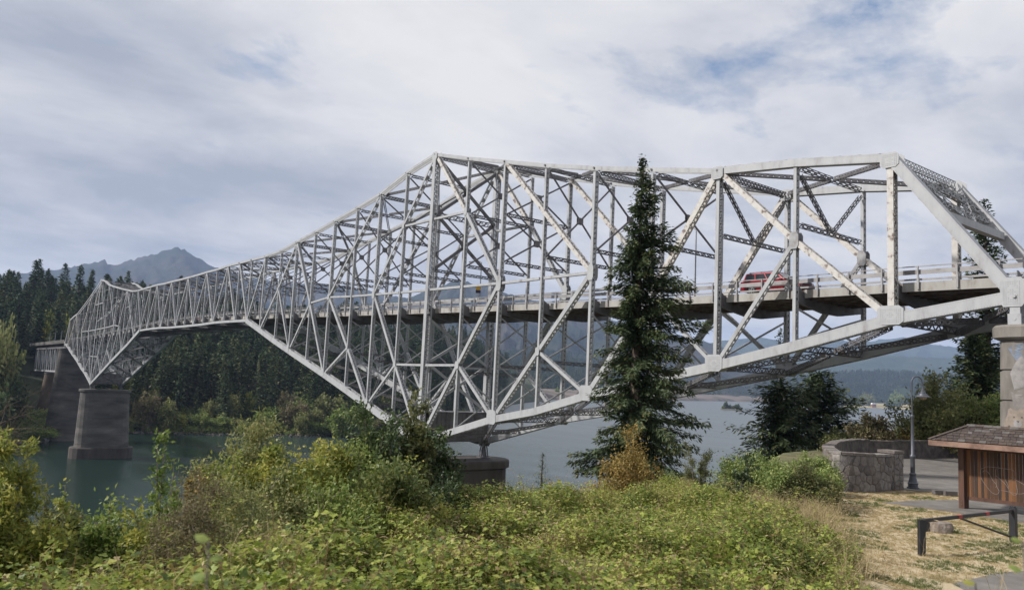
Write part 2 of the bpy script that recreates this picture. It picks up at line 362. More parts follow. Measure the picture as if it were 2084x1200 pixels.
for side, y in ((0, 0.0), (1, WB)):
    def T(i): return T_(i, y)
    def B(i): return B_(i, y)
    # chords
    for i in range(0, 48):
        j = fold(i) if i < 24 else fold(i+1)   # panel number from its nearer end
        if j == 0: w, d = .72, .75
        wb, db = (.72, .72) if j < 10 else ((.85, .72) if j < 18 else (.48, .5))
        put('bottom_chord', member(B(i), B(i+1), None, wb, Yv, db, 'plate', 'zig' if far_k(NX(i)) < 3 else 'plate', .6 if i < 12 else 1.0, ends=0), STEEL)
        if 1 <= i <= 46:
            jj = min(i, 47-i)
            if jj in (1, 2): put('top_chord', member(T(i), T(i+1), None, .58, -Yv, .6, 'plate', 'top', .7, ends=0), STEEL)
            elif jj <= 8:
                mb = MB(); t = unit(T(i+1)-T(i)); n = np.cross(Yv, t)
                for yy in (-.28, .28): mb.bar(T(i)+Yv*yy, T(i+1)+Yv*yy, n*.19, Yv*.03)
                put('top_chord', mb)
            elif jj <= 16:
                mb = MB(); t = unit(T(i+1)-T(i)); n = np.cross(Yv, t)
                for yy in (-.36, .36): mb.bar(T(i)+Yv*yy, T(i+1)+Yv*yy, n*.17, Yv*.035)
                mb.bar(T(i)+Yv*.0, T(i+1), n*.14, Yv*.03)
                put('top_chord', mb)
            else: put('top_chord', member(T(i), T(i+1), None, .42, -Yv, .5, 'plate', 'top' if far_k(NX(i)) < 3 else 'plate', .9, ends=0), STEEL)
    # end posts
    for a, b in ((B(0), T(1)), (B(48), T(47))): put('end_post', member(a, b, None, .7, Yv, .72, 'plate', 'top', .6, ends=0), STEEL)
    # verticals
    for i in range(1, 48):
        f = fold(i)
        w, d = (.42, .6) if f == 1 else ((.62, .8) if f == 9 else ((.3, .5) if f % 2 else (.24, .42)))
        if f > 18: w, d = .24, .36
        web('vertical_post', B(i), T(i), w, d, STEEL_WORN if f == 1 else STEEL, 'x', .5 if w < .5 else .6)
    # diagonals, both halves of the bridge
    for far in (False, True):
        def nd(s):
            if s[0] == 'T': return T(48-int(s[1:]) if far else int(s[1:]))
            if s[0] == 'B': return B(48-int(s[1:]) if far else int(s[1:]))
            return M_(s, y, far)
        DG = [('T3 V2m', .42, .55, STEEL_WORN, 'x'), ('V2m B1', .42, .55, STEEL_WORN, 'x'), ('V2m B3', .30, .45, STEEL, 'zig'), ('T3 V4m', .46, .6, STEEL_WORN, 'x'), ('V4m B5', .46, .6, STEEL, 'x'),
              ('V4m B3', .28, .4, STEEL, 'zig'), ('T7 M5', .42, .55, STEEL_WORN, 'x'), ('M5 V6l', .42, .55, STEEL, 'x'), ('V6l B7', .42, .55, STEEL, 'x'), ('V6l B5', .3, .4, STEEL, 'x'),
              ('T9 V8u', .42, .55, STEEL_WORN, 'zig'), ('V8u M7', .42, .55, STEEL, 'zig'), ('M7 V8l', .42, .55, STEEL, 'x'), ('V8l B9', .42, .55, STEEL, 'x'), ('V8l B7', .36, .45, STEEL, 'x'),
              ('T9 V10u', .3, .55, STEEL, 'batten'), ('V10u M11', .3, .55, STEEL, 'batten'), ('M11 V10l', .42, .5, STEEL, 'x'), ('V10l B9', .42, .5, STEEL, 'x'), ('V10l B11', .3, .4, STEEL, 'zig'),
              ('T11 M13', .3, .55, STEEL, 'batten'), ('M13 V12l', .42, .5, STEEL, 'x'), ('V12l B11', .42, .5, STEEL, 'x'), ('V12l B13', .3, .4, STEEL, 'zig'),
              ('T15 V14m', .42, .5, STEEL, 'x'), ('V14m B13', .42, .5, STEEL, 'x'), ('V14m B15', .32, .4, STEEL, 'zig'), ('T15 V16m', .34, .45, STEEL, 'batten'), ('V16m B17', .34, .45, STEEL, 'zig'), ('V16m B15', .34, .4, STEEL, 'x'),
              ('T17 B18', .34, .4, STEEL, 'batten'), ('T19 B18', .36, .42, STEEL, 'x'), ('T20 B19', .36, .42, STEEL, 'x'), ('T20 B21', .3, .36, STEEL, 'zig'), ('T22 B21', .36, .4, STEEL, 'x'), ('T22 B23', .3, .36, STEEL, 'zig'), ('T24 B23', .34, .38, STEEL, 'x')]
        for s, w, d, mt_, bf in DG:
            a, b = s.split(); web('diagonal', nd(a), nd(b), w, d, mt_, bf, .5)
        for s in ('M5 V6c', 'V6c M7', 'M7 V8c', 'V8c V9c', 'V9c V10c', 'V10c M11', 'M11 V12c', 'V12c M13', 'M13 V14m', 'V8u V9u', 'V9u V10u', 'V8l V9l', 'V9l V10l'):
            a, b = s.split(); web('longitudinal_strut', nd(a), nd(b), .26, .36, STEEL, 'zig', .5)
        # gusset plates
        def gus(p, hw, hh, cut=.35, mt_=GUSSET, off=None, sub=None):
            for s in (-1, 1):
                off_ = .385 if off is None else off
                poly = [(-hw+cut*hw, -hh), (hw-cut*hw, -hh), (hw, -hh+cut*hh), (hw, hh-cut*hh), (hw-cut*hw, hh), (-hw+cut*hw, hh), (-hw, hh-cut*hh), (-hw, -hh+cut*hh)]
                mb = MB(); mb.prism(poly, (1, 0, 0), (0, 0, 1), p+Yv*(s*off_-.012), Yv*.024); put('gusset_plate', mb, mt_)
        for s, hw, hh in (('B1', .85, .62), ('B3', .8, .65), ('B5', .85, .7), ('B7', .8, .75), ('B11', .6, .6), ('B13', .5, .6), ('B15', .45, .55), ('B9', .75, .8), ('T1', .62, .5), ('T3', .55, .5), ('T9', .55, .5)):
            p = nd(s).copy(); p[2] += .25 if s[0] == 'B' else -.2
            gus(p, hw, hh, mt_=STEEL)
        gus(B(48 if far else 0)+np.array([(-.1 if not far else .1), 0, .25]), .62, .85, .25, STEEL, .4)
        for s, hw, hh, of in (('V2m', .36, .62, .31), ('V4m', .35, .5, .33), ('M5', .38, .75, .31), ('M7', .42, .85, .31), ('V6l', .3, .42, .31), ('V8u', .32, .45, .31), ('V8l', .36, .45, .31), ('V10u', .3, .4, .31), ('V10l', .32, .4, .29), ('M11', .36, .6, .31), ('M13', .32, .45, .31), ('V12l', .24, .35, .29), ('V14m', .24, .35, .29), ('V16m', .24, .35, .26)):
            gus(nd(s), hw, hh, .4, GUSSET if s == 'V2m' else STEEL, of)
        if side == 0 or True:
            pass

# lateral systems, sway frames and floor, node by node
for i in range(0, 49):
    f = fold(i); x = NX(i); zd = deck_z(x)
    n0, n1 = (T_(i, 0), T_(i, WB)); b0, b1 = (B_(i, 0), B_(i, WB))
    if 1 <= i <= 47:
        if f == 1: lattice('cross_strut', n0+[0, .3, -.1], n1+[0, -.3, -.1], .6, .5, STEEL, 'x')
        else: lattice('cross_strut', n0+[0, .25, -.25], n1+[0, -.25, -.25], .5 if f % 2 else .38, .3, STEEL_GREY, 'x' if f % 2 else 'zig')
        if f % 2 == 1 and f < 18 or f == 9: pass
        # sway frame above the road
        zc = zd+4.7; h = n0[2]-zc
        if f >= 2:
            y0, y1 = .28, WB-.28
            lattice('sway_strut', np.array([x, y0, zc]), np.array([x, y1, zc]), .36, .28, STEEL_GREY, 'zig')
            mid = np.array([x, WB/2, zc]); tn0 = np.array([x, y0, n0[2]-.6]); tn1 = np.array([x, y1, n0[2]-.6])
            if f <= 3:
                lattice('sway_brace', tn0, mid, .24, .28); lattice('sway_brace', tn1, mid, .24, .28)
            elif h > 1.5:
                tiers = [zc, n0[2]-.6] if h < 10.5 else [zc, (zc+n0[2]-.6)/2, n0[2]-.6]
                for k in range(len(tiers)-1):
                    a, c = tiers[k], tiers[k+1]
                    if k: lattice('sway_strut', np.array([x, y0, a]), np.array([x, y1, a]), .36 if f != 9 else .6, .28, STEEL_GREY, 'zig')
                    mb = MB(); r_ = .2 if f == 9 else (.09 if f < 18 else .06)
                    for (ya, yb, ox) in ((y0, y1, 0), (y1, y0, r_*1.1)):
                        p, q = np.array([x+ox, ya, a]), np.array([x+ox, yb, c]); t = unit(q-p)
                        mb.bar(p, q, np.cross(t, (1, 0, 0))*r_, np.array([r_*.5, 0, 0]))
                    put('sway_cross_brace', mb, STEEL_GREY)
                    if i < 26:
                        mb = MB(); mb.bar(np.array([x-r_*1.0, WB/2, (a+c)/2-.35]), np.array([x-r_*1.0, WB/2, (a+c)/2+.35]), (.012, 0, 0), (0, .35, 0)); mb.bar(np.array([x+r_*1.9, WB/2, (a+c)/2-.35]), np.array([x+r_*1.9, WB/2, (a+c)/2+.35]), (.012, 0, 0), (0, .35, 0)); put('sway_gusset', mb, STEEL_GREY)
        # sway frame below the road
        zb = b0[2]+.5; zt = zd-1.5; hb = zt-zb
        if hb > 1.0:
            tiers = [zb, zt] if hb < 7.5 else [zb, (zb+zt)/2, zt]
            if f == 9: tiers = [-3.4, 2.2, zt]
            for k in range(len(tiers)-1):
                a, c = tiers[k], tiers[k+1]
                if k: lattice('sway_strut', np.array([x, .28, a]), np.array([x, WB-.28, a]), .34, .28, STEEL_GREY, 'zig')
                mb = MB(); r_ = .17 if f == 9 else .075
                for (ya, yb, ox) in ((.28, WB-.28, 0), (WB-.28, .28, r_*1.1)):
                    p, q = np.array([x+ox, ya, a]), np.array([x+ox, yb, c]); t = unit(q-p)
                    mb.bar(p, q, np.cross(t, (1, 0, 0))*r_, np.array([r_*.5, 0, 0]))
                put('sway_cross_brace', mb, STEEL)
    # bottom strut and the big girder over each main pier
    if f == 9:
        mb = MB(); mb.bar((x+1.2, .4, -5.4), (x+1.2, WB-.4, -5.4), (.02, 0, 0), (0, 0, 1.75))
        mb.bar((x-1.2, .4, -5.4), (x-1.2, WB-.4, -5.4), (.02, 0, 0), (0, 0, 1.75))
        for yy in np.arange(.9, WB-.5, .62): mb.bar((x+1.26, yy, -7.1), (x+1.26, yy, -3.7), (.04, 0, 0), (0, .035, 0))
        mb.bar((x, .4, -3.62), (x, WB-.4, -3.62), (1.35, 0, 0), (0, 0, .03)); mb.bar((x, .4, -7.18), (x, WB-.4, -7.18), (1.35, 0, 0), (0, 0, .03))
        put('portal_girder', mb, STEEL_GREY)
    else:
        lattice('bottom_strut', b0+[0, .3, -.05], b1+[0, -.3, -.05], .5, .45, STEEL_GREY, 'zig', 'x' if i < 12 else 'open', .5)
    # floor beam
    mb = MB(); zt = zd-.12
    prof = [(.1, zt-.85), (.1, zt+.35), (.35, zt+.35), (1.0, zt-.02), (WB-1.0, zt-.02), (WB-.35, zt+.35), (WB-.1, zt+.35), (WB-.1, zt-.85), (WB*.62, zt-1.35), (WB*.38, zt-1.35)]
    mb.prism(prof, (0, 1, 0), (0, 0, 1), (x-.02, 0, 0), (.04, 0, 0))
    mb.bar((x, .1, zt-.86), (x, WB*.38, zt-1.36), (.16, 0, 0), (0, 0, .012)); mb.bar((x, WB*.38, zt-1.36), (x, WB*.62, zt-1.36), (.16, 0, 0), (0, 0, .012)); mb.bar((x, WB*.62, zt-1.36), (x, WB-.1, zt-.86), (.16, 0, 0), (0, 0, .012))
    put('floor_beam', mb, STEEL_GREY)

def cross_bay(ends, name, w, d, mt_=STEEL_GREY):
    a0, a1, c0, c1 = ends; m_ = (a0+a1+c0+c1)/4
    for e in ends: lattice(name, e+(m_-e)*.04, m_+(e-m_)*.03, w, d, mt_, 'open', 'x', .42, b=(0, 0, 1))
for i in range(1, 47, 2):
    s = np.array([0, .2, -.1]); s1 = np.array([0, -.2, -.1])
    cross_bay((T_(i, 0)+s, T_(i, WB)+s1, T_(i+2, 0)+s, T_(i+2, WB)+s1), 'top_lateral', .26, .32)
for i in list(range(1, 47, 2)):
    if fold(i) == 9 or fold(i+1) == 9: pass
    s = np.array([0, .3, -.3]); s1 = np.array([0, -.3, -.3])
    cross_bay((B_(i, 0)+s, B_(i, WB)+s1, B_(i+2, 0)+s, B_(i+2, WB)+s1), 'bottom_lateral', .34, .4)
for i in (0, 47):
    s = np.array([0, .3, -.3]); s1 = np.array([0, -.3, -.3])
    cross_bay((B_(i, 0)+s, B_(i, WB)+s1, B_(i+1, 0)+s, B_(i+1, WB)+s1), 'bottom_lateral', .34, .4)
# portals in the plane of the end posts
for (ia, ib) in ((0, 1), (48, 47)):
    def ep(s, y): return B_(ia, y)*(1-s)+T_(ib, y)*s
    sl_, sh = .56, .94
    lattice('portal_strut', ep(sl_, .3), ep(sl_, WB-.3), .5, .45, STEEL, 'plate', 'plate', .5)
    pm = [ep(.75, .3), ep(.75, WB-.3)]
    for a, b in ((ep(sh, .3), ep(sl_, WB/2)), (ep(sh, WB-.3), ep(sl_, WB/2)), (ep(.75, .3), ep(.9, WB/2)), (ep(.75, WB-.3), ep(.9, WB/2)), (ep(.68, .3), ep(.68, WB-.3)), (ep(.84, .3), ep(.84, WB-.3))):
        lattice('portal_brace', a, b, .36, .36, STEEL, 'zig', 'zig', .45)

# deck, stringers, kerb beams and railings, panel by panel
for i in range(0, 48):
    xa, xb = NX(i), NX(i+1); za, zb = deck_z(xa), deck_z(xb)
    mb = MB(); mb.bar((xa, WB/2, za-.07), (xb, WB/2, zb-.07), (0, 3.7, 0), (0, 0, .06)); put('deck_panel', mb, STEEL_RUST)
    mb = MB()
    for yy in np.linspace(1.9, WB-1.9, 7): mb.bar((xa, yy, za-.42), (xb, yy, zb-.42), (0, .03, 0), (0, 0, .28)); mb.bar((xa, yy, za-.70), (xb, yy, zb-.70), (0, .09, 0), (0, 0, .012))
    if i < 24:
        for s in np.linspace(.06, .94, 9): mb.bar((xa+(xb-xa)*s, 1.2, za+(zb-za)*s-.17), (xa+(xb-xa)*s, WB-1.2, za+(zb-za)*s-.17), (.05, 0, 0), (0, 0, .035))
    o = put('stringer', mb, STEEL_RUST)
    for yy, s in ((1.0, -1), (WB-1.0, 1)):
        mb = MB(); mb.bar((xa-.12, yy, za-.30), (xb+.12, yy, zb-.30), (0, .05, 0), (0, 0, .30)); put('edge_beam', mb, FASCIA)
        for k in range(3):
            s_ = (k+.5)/3; xx = xa+(xb-xa)*s_; zz_ = za+(zb-za)*s_
            mb = MB(); yo = yy+s*.12
            mb.bar((xx, yo, zz_-.48), (xx, yo, zz_+1.03), (.045, 0, 0), (0, .05, 0)); mb.bar((xx+.06, yo, zz_-.48), (xx+.06, yo, zz_+.32), (.012, 0, 0), (0, .07, 0))
            put('railing_post', mb, GALV)
        yr = yy-s*.0
        mb = MB(); mb.bar((xa, yr, za+1.03), (xb, yr, zb+1.03), (0, .035, 0), (0, 0, .03)); put('top_rail', mb, GALV)
        mb = MB()
        for dz, dy in ((.075, 0), (-.075, 0)): mb.bar((xa, yr-s*.02, za+.66+dz), (xb, yr-s*.02, zb+.66+dz), (0, .035, 0), (0, 0, .06))
        mb.bar((xa, yr-s*.0, za+.66), (xb, yr, zb+.66), (0, .012, 0), (0, 0, .15)); put('guard_beam', mb, GALV)
        mb = MB(); mb.bar((xa, yr-s*.1, za+.19), (xb, yr-s*.1, zb+.19), (0, .04, 0), (0, 0, .06)); put('lower_rail', mb, GALV)
# rivet heads on the nearest plates
def rivets(c, hw, hh, y, s, step=.115):
    us = np.arange(-hw+.08, hw-.05, step); vs = np.arange(-hh+.08, hh-.05, step); U_, V_ = np.meshgrid(us, vs); k = (abs(U_) > hw-.22)|(abs(V_) > hh-.22)|((abs(U_)+abs(V_)) % .46 < .23); U_, V_ = U_[k], V_[k]
    P = np.stack([c[0]+U_, np.full(len(U_), y), c[2]+V_], 1); mb = MB(); mb.bars(P, P+[0, s*.016, 0], np.array([.022, 0, 0]), np.array([0, 0, .022])); 
    P2 = P+[0, s*.016, 0]; V = np.stack([P2+[-.022, 0, -.022], P2+[.022, 0, -.022], P2+[.022, 0, .022], P2+[-.022, 0, .022]], 1).reshape(-1, 3); mb.add(V, np.arange(len(V)).reshape(-1, 4))
    o = put('rivets', mb, STEEL); o['kind'] = 'stuff'
for (c, hw, hh, yy) in ((B_(0, 0)+np.array([-.1, 0, .25]), .52, .75, -.412), (B_(1, 0)+np.array([0, 0, .25]), .72, .52, -.397), (T_(1, 0)-np.array([0, 0, .2]), .55, .42, -.397), (T_(3, 0)-np.array([0, 0, .2]), .48, .42, -.397), (B_(3, 0)+np.array([0, 0, .25]), .68, .55, -.397)):
    rivets(c, hw, hh, yy, -1)
for (p, q, w, yo) in ((B_(0, 0), T_(1, 0), .7, .36), (B_(0, 0), B_(1, 0), .72, .36), (B_(1, 0), B_(2, 0), .72, .36), (T_(1, 0), T_(2, 0), .58, .30)):
    t_ = unit(q-p); n_ = np.cross(Yv, t_); ln = np.linalg.norm(q-p); ss = np.arange(.9, ln-.9, .15)[:, None]; P = np.concatenate([p+t_*ss+n_*(w/2-.07), p+t_*ss-n_*(w/2-.07)])-Yv*(yo-.002)
    mb = MB(); mb.bars(P, P-Yv*.016, t_*.02, n_*.02); P2 = P-Yv*.016; V = np.stack([P2-t_*.02-n_*.02, P2+t_*.02-n_*.02, P2+t_*.02+n_*.02, P2-t_*.02+n_*.02], 1).reshape(-1, 3); mb.add(V, np.arange(len(V)).reshape(-1, 4)); o = put('rivets', mb, STEEL); o['kind'] = 'stuff'
# bearings
for i in (9, 39):
    for y in (0.0, WB):
        p = B_(i, y); mb = MB()
        for s in (-1, 1):
            for s2 in (-1, 1):
                mb.bar(p+[s*.12, s2*.3, -.3], p+[s*.62, s2*.3, -2.0], (.09, 0, 0), (0, .03, 0))
        mb.prism([(-.28, .1), (.28, .1), (.34, -.7), (.72, -1.95), (-.72, -1.95), (-.34, -.7)], (1, 0, 0), (0, 0, 1), p+[0, -.05, 0], (0, .1, 0))
        mb.box(p+[0, 0, -2.0], 1.7, 1.0, .16); mb.rod(p+[0, -.5, -.35], p+[0, .5, -.35], .14, 10)
        put('bearing_shoe', mb, STEEL_GREY)
for i in (0, 48):
    for y in (0.0, WB):
        p = B_(i, y); mb = MB()
        for s in (-1, 1): mb.bar(p+[0, s*.33, -.4], p+[0, s*.33, -1.1], (.26, 0, 0), (0, .04, 0)); mb.bar(p+[0, s*.42, -1.0], p+[0, s*.42, -1.66], (.34, 0, 0), (0, .06, 0))
        mb.rod(p+[0, -.5, -1.3], p+[0, .5, -1.3], .1, 10); mb.rod(p+[0, -.5, 0], p+[0, .5, 0], .1, 10)
        mb.box(p+[0, 0, -1.69], .95, 1.05, .06)
        put('bearing_shoe', mb, STEEL)
for i in list(range(3, 20)):
    for y in (0.0, WB):
        if i in (1, 2, 4, 6, 8, 10): pass
        mb = MB(); p = T_(i, y); mb.rod(p+[0, -.42, 0], p+[0, .42, 0], .1, 10); put('chord_pin', mb, STEEL_GREY)
# ------------------------------------------------------------------ noise for terrain
def vnoise(x, y, seed=0):
    x, y = np.asarray(x, float), np.asarray(y, float); xi, yi = np.floor(x).astype(np.int64), np.floor(y).astype(np.int64); fx, fy = x-xi, y-yi
    fx = fx*fx*(3-2*fx); fy = fy*fy*(3-2*fy)
    def h(a, b):
        v = (a*374761393+b*668265263+seed*974634777) & 0x7fffffff; v = ((v ^ (v >> 13))*1274126177) & 0x7fffffff
        return ((v ^ (v >> 16)) & 0xffff)/65535.0
    return (h(xi, yi)*(1-fx)+h(xi+1, yi)*fx)*(1-fy)+(h(xi, yi+1)*(1-fx)+h(xi+1, yi+1)*fx)*fy
def fbm(x, y, o=5, seed=0, ridged=False):
    s = 0; a = .5; t = 0
    for k in range(o):
        v = vnoise(x*2**k, y*2**k, seed+k*17)
        if ridged: v = 1-abs(2*v-1)
        s = s+a*v; t += a; a *= .5
    return s/t
def grid_obj(name, P, mt, smooth=True, flip=False):
    """P: (nr, nc, 3) world points"""
    nr, nc = P.shape[:2]; i = np.arange((nr-1)*(nc-1)); r, c = i//(nc-1), i % (nc-1); a = r*nc+c
    Q = np.stack([a, a+1, a+nc+1, a+nc], 1)
    if flip: Q = Q[:, ::-1]
    mb = MB(); mb.add(P.reshape(-1, 3), Q); return mb.build(name, mt, smooth=smooth)
WZ = -32.0
# ------------------------------------------------------------------ water
wm = bpy.data.materials.new('river_water'); wm.use_nodes = True; t = wm.node_tree; b = t.nodes['Principled BSDF']
b.inputs['Roughness'].default_value = .10; b.inputs['IOR'].default_value = 1.38
g = N(t, 'ShaderNodeNewGeometry')
n1 = N(t, 'ShaderNodeTexNoise'); n1.inputs['Scale'].default_value = .9; n1.inputs['Detail'].default_value = 6; n1.inputs['Roughness'].default_value = .6
mpw = N(t, 'ShaderNodeMapping'); mpw.inputs['Scale'].default_value = (1, .55, 1); mpw.inputs['Rotation'].default_value = (0, 0, .5)
L(t, g.outputs['Position'], mpw.inputs[0]); L(t, mpw.outputs[0], n1.inputs['Vector'])
n2 = N(t, 'ShaderNodeTexNoise'); n2.inputs['Scale'].default_value = .02; n2.inputs['Detail'].default_value = 4; L(t, mpw.outputs[0], n2.inputs['Vector'])
r = N(t, 'ShaderNodeValToRGB'); L(t, n2.outputs['Fac'], r.inputs[0]); r.color_ramp.elements[0].position = .35; r.color_ramp.elements[1].position = .65
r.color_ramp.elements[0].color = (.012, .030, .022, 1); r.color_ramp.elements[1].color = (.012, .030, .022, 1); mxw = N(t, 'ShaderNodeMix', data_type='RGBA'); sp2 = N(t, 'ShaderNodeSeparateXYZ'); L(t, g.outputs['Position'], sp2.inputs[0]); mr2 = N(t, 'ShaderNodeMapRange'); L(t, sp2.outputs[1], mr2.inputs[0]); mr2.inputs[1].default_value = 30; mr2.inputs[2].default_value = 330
L(t, mr2.outputs[0], mxw.inputs[0]); L(t, r.outputs[0], mxw.inputs[6]); mxw.inputs[7].default_value = (.075, .09, .092, 1); L(t, mxw.outputs[2], b.inputs['Base Color'])  # base colour turns paler along y, painting in the silvery sky reflection
bp = N(t, 'ShaderNodeBump'); bp.inputs['Distance'].default_value = .22
spw = N(t, 'ShaderNodeSeparateXYZ'); L(t, g.outputs['Position'], spw.inputs[0])
mrw = N(t, 'ShaderNodeMapRange'); L(t, spw.outputs[1], mrw.inputs[0]); mrw.inputs[1].default_value = 0; mrw.inputs[2].default_value = 260; mrw.inputs[3].default_value = .8; mrw.inputs[4].default_value = 1.0
rr_ = N(t, 'ShaderNodeMapRange'); L(t, spw.outputs[1], rr_.inputs[0]); rr_.inputs[1].default_value = 40; rr_.inputs[2].default_value = 300; rr_.inputs[3].default_value = .13; rr_.inputs[4].default_value = .34; L(t, rr_.outputs[0], b.inputs['Roughness'])
n3 = N(t, 'ShaderNodeTexNoise'); n3.inputs['Scale'].default_value = .035; n3.inputs['Detail'].default_value = 5; mp3 = N(t, 'ShaderNodeMapping'); mp3.inputs['Scale'].default_value = (.35, 1.3, 1); mp3.inputs['Rotation'].default_value = (0, 0, .4); L(t, g.outputs['Position'], mp3.inputs[0]); L(t, mp3.outputs[0], n3.inputs['Vector'])
wp_ = N(t, 'ShaderNodeMapRange'); L(t, n3.outputs['Fac'], wp_.inputs[0]); wp_.inputs[1].default_value = .42; wp_.inputs[2].default_value = .62; wp_.inputs[3].default_value = .35; wp_.inputs[4].default_value = 1.6
L(t, M(t, 'MULTIPLY', wp_.outputs[0], mrw.outputs[0]), bp.inputs['Strength']); L(t, n1.outputs['Fac'], bp.inputs['Height']); L(t, bp.outputs[0], b.inputs['Normal'])
aa = np.linspace(-6000, 9000, 60); bb = np.linspace(-60, 9000, 60)
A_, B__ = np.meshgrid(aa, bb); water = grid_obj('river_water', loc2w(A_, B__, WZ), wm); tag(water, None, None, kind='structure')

# ------------------------------------------------------------------ near bank
def sstep(x, a, b): u = np.clip((np.asarray(x, float)-a)/(b-a), 0, 1); return u*u*(3-2*u)
def edge(a): return np.interp(a, [-60, -12, -6, 0, 3.5, 7, 9, 12, 14.4, 15.4, 17, 20, 24, 30, 60, 120], [6, 11.5, 13, 18.5, 24, 29, 31.5, 34, 36.5, 45, 50, 56, 60, 67, 90, 130])
def gz(a, b, noisy=True):
    a, b = np.asarray(a, float), np.asarray(b, float)
    zl = np.interp(b, [-80, 0, 3, 6, 12, 20, 40], [-1.1, -1.25, -1.5, -2.2, -2.9, -3.4, -4.0])
    zr = np.interp(b, [-80, 0, 3, 8, 15, 200], [-1.1, -1.25, -1.7, -2.7, -3.6, -3.6])
    k = sstep(a-(b*.10), 4.5, 9.0); z = zl*(1-k)+zr*k
    fl = sstep(a, 8.6, 10.0)*sstep(b, 14.5, 15.8)
    if noisy: z = z+(fbm(a*.25, b*.25, 4, 3)-.5)*.5*(1-fl)
    e = edge(a); d = np.maximum(b-e, 0)
    return np.maximum(z-.55*d-np.where(d > 0, (fbm(a*.08, b*.08, 3, 9)-.5)*np.minimum(d, 8)*.4, 0), WZ-3)
aa = np.concatenate([np.linspace(-240, -40, 40)[:-1], np.linspace(-40, 60, 220)[:-1], np.linspace(60, 300, 40)]); bb = np.concatenate([np.linspace(-120, -5, 24)[:-1], np.linspace(-5, 70, 200)[:-1], np.linspace(70, 160, 60)[:-1], np.linspace(160, 330, 30)])
A_, B__ = np.meshgrid(aa, bb)
GROUND = mat('bank_soil_grass', (.2, .16, .09), .95, ramp=[(.30, (.07, .055, .03)), (.45, (.10, .10, .04)), (.58, (.13, .12, .055)), (.75, (.20, .16, .09))], scale=.6, detail=10, bump=.6, bscale=6)
grd = grid_obj('ground', loc2w(A_, B__, gz(A_, B__)), GROUND); tag(grd, None, None, kind='structure')
# dry lawn sheet, 4 mm above
gm = bpy.data.materials.new('dry_lawn'); gm.use_nodes = True; t = gm.node_tree; b = t.nodes['Principled BSDF']; b.inputs['Roughness'].default_value = .95; b.inputs['Specular IOR Level'].default_value = .1
g = N(t, 'ShaderNodeNewGeometry')
def tn(tree, sc, det=6, rough=.6):
    n = N(tree, 'ShaderNodeTexNoise'); n.inputs['Scale'].default_value = sc; n.inputs['Detail'].default_value = det; n.inputs['Roughness'].default_value = rough; L(tree, g.outputs['Position'], n.inputs['Vector']); return n.outputs['Fac']
def ramp(tree, src, stops):
    r = N(tree, 'ShaderNodeValToRGB'); L(tree, src, r.inputs[0])
    while len(r.color_ramp.elements) < len(stops): r.color_ramp.elements.new(.5)
    for e, (p_, c) in zip(r.color_ramp.elements, stops): e.position = p_; e.color = (*c, 1)
    return r.outputs[0]
mx = N(t, 'ShaderNodeMix', data_type='RGBA'); L(t, ramp(t, tn(t, 1.3, 8, .72), [(.50, (0, 0, 0)), (.60, (1, 1, 1))]), mx.inputs[0])
L(t, ramp(t, tn(t, 26, 8, .7), [(.30, (.29, .225, .14)), (.5, (.44, .36, .24)), (.7, (.52, .44, .31))]), mx.inputs[6])
L(t, ramp(t, tn(t, 9, 6), [(.35, (.12, .11, .045)), (.55, (.20, .17, .08)), (.7, (.34, .26, .14))]), mx.inputs[7])
L(t, mx.outputs[2], b.inputs['Base Color'])
bp = N(t, 'ShaderNodeBump'); bp.inputs['Strength'].default_value = .6; bp.inputs['Distance'].default_value = .02; L(t, tn(t, 40, 6), bp.inputs['Height']); L(t, bp.outputs[0], b.inputs['Normal'])
aa = np.linspace(7.0, 40, 90); bb = np.linspace(14, 46, 90); A_, B__ = np.meshgrid(aa, bb)
lawn = grid_obj('dry_lawn', loc2w(A_, B__, gz(A_, B__)+.004), gm); tag(lawn, None, None, kind='structure')
# asphalt: round plaza, apron under the shelter, path at the corner
ASPH = mat('asphalt', (.16, .15, .14), .9, ramp=[(.3, (.10, .092, .082)), (.5, (.15, .138, .122)), (.7, (.20, .185, .165))], scale=1.2, detail=10, bump=.3, bscale=60)
GZ0 = -3.6
def sheet(name, pts, z, mt, th=0.0):
    poly = np.array([loc2w(a, b, z) for a, b in pts]); mb = MB()
    if th: mb.prism(poly[:, :2], (1, 0, 0), (0, 1, 0), (0, 0, z-th), (0, 0, th))
    else: mb.P.append(list(range(len(poly)))); mb.add(poly)
    return mb.build(name, mt)
plz = [(18.6, 36.4), (19.6, 35.9), (21.5, 35.6), (24, 35.3), (30, 34.5), (45, 40), (48, 62), (38, 61), (30, 57), (24, 53.4), (20.5, 49.5), (17.2, 42.5), (16.0, 37.5), (16.2, 35.6)]
tag(sheet('plaza_asphalt', plz, GZ0+.035, ASPH, .03), None, None, kind='structure')
tag(sheet('shelter_path', [(15.2, 31.6), (17.5, 33.0), (22.5, 34.6), (32, 33.5), (30, 24), (20.0, 26.4), (18.3, 28.2), (16.9, 30.0)], GZ0+.012, ASPH), None, None, kind='structure')
tag(sheet('corner_path', [(9.2, 16.9), (10.2, 18.1), (12.4, 19.7), (15.5, 21.0), (26, 23), (26, 15.9), (9.0, 15.9)], GZ0+.012, ASPH), None, None, kind='structure')

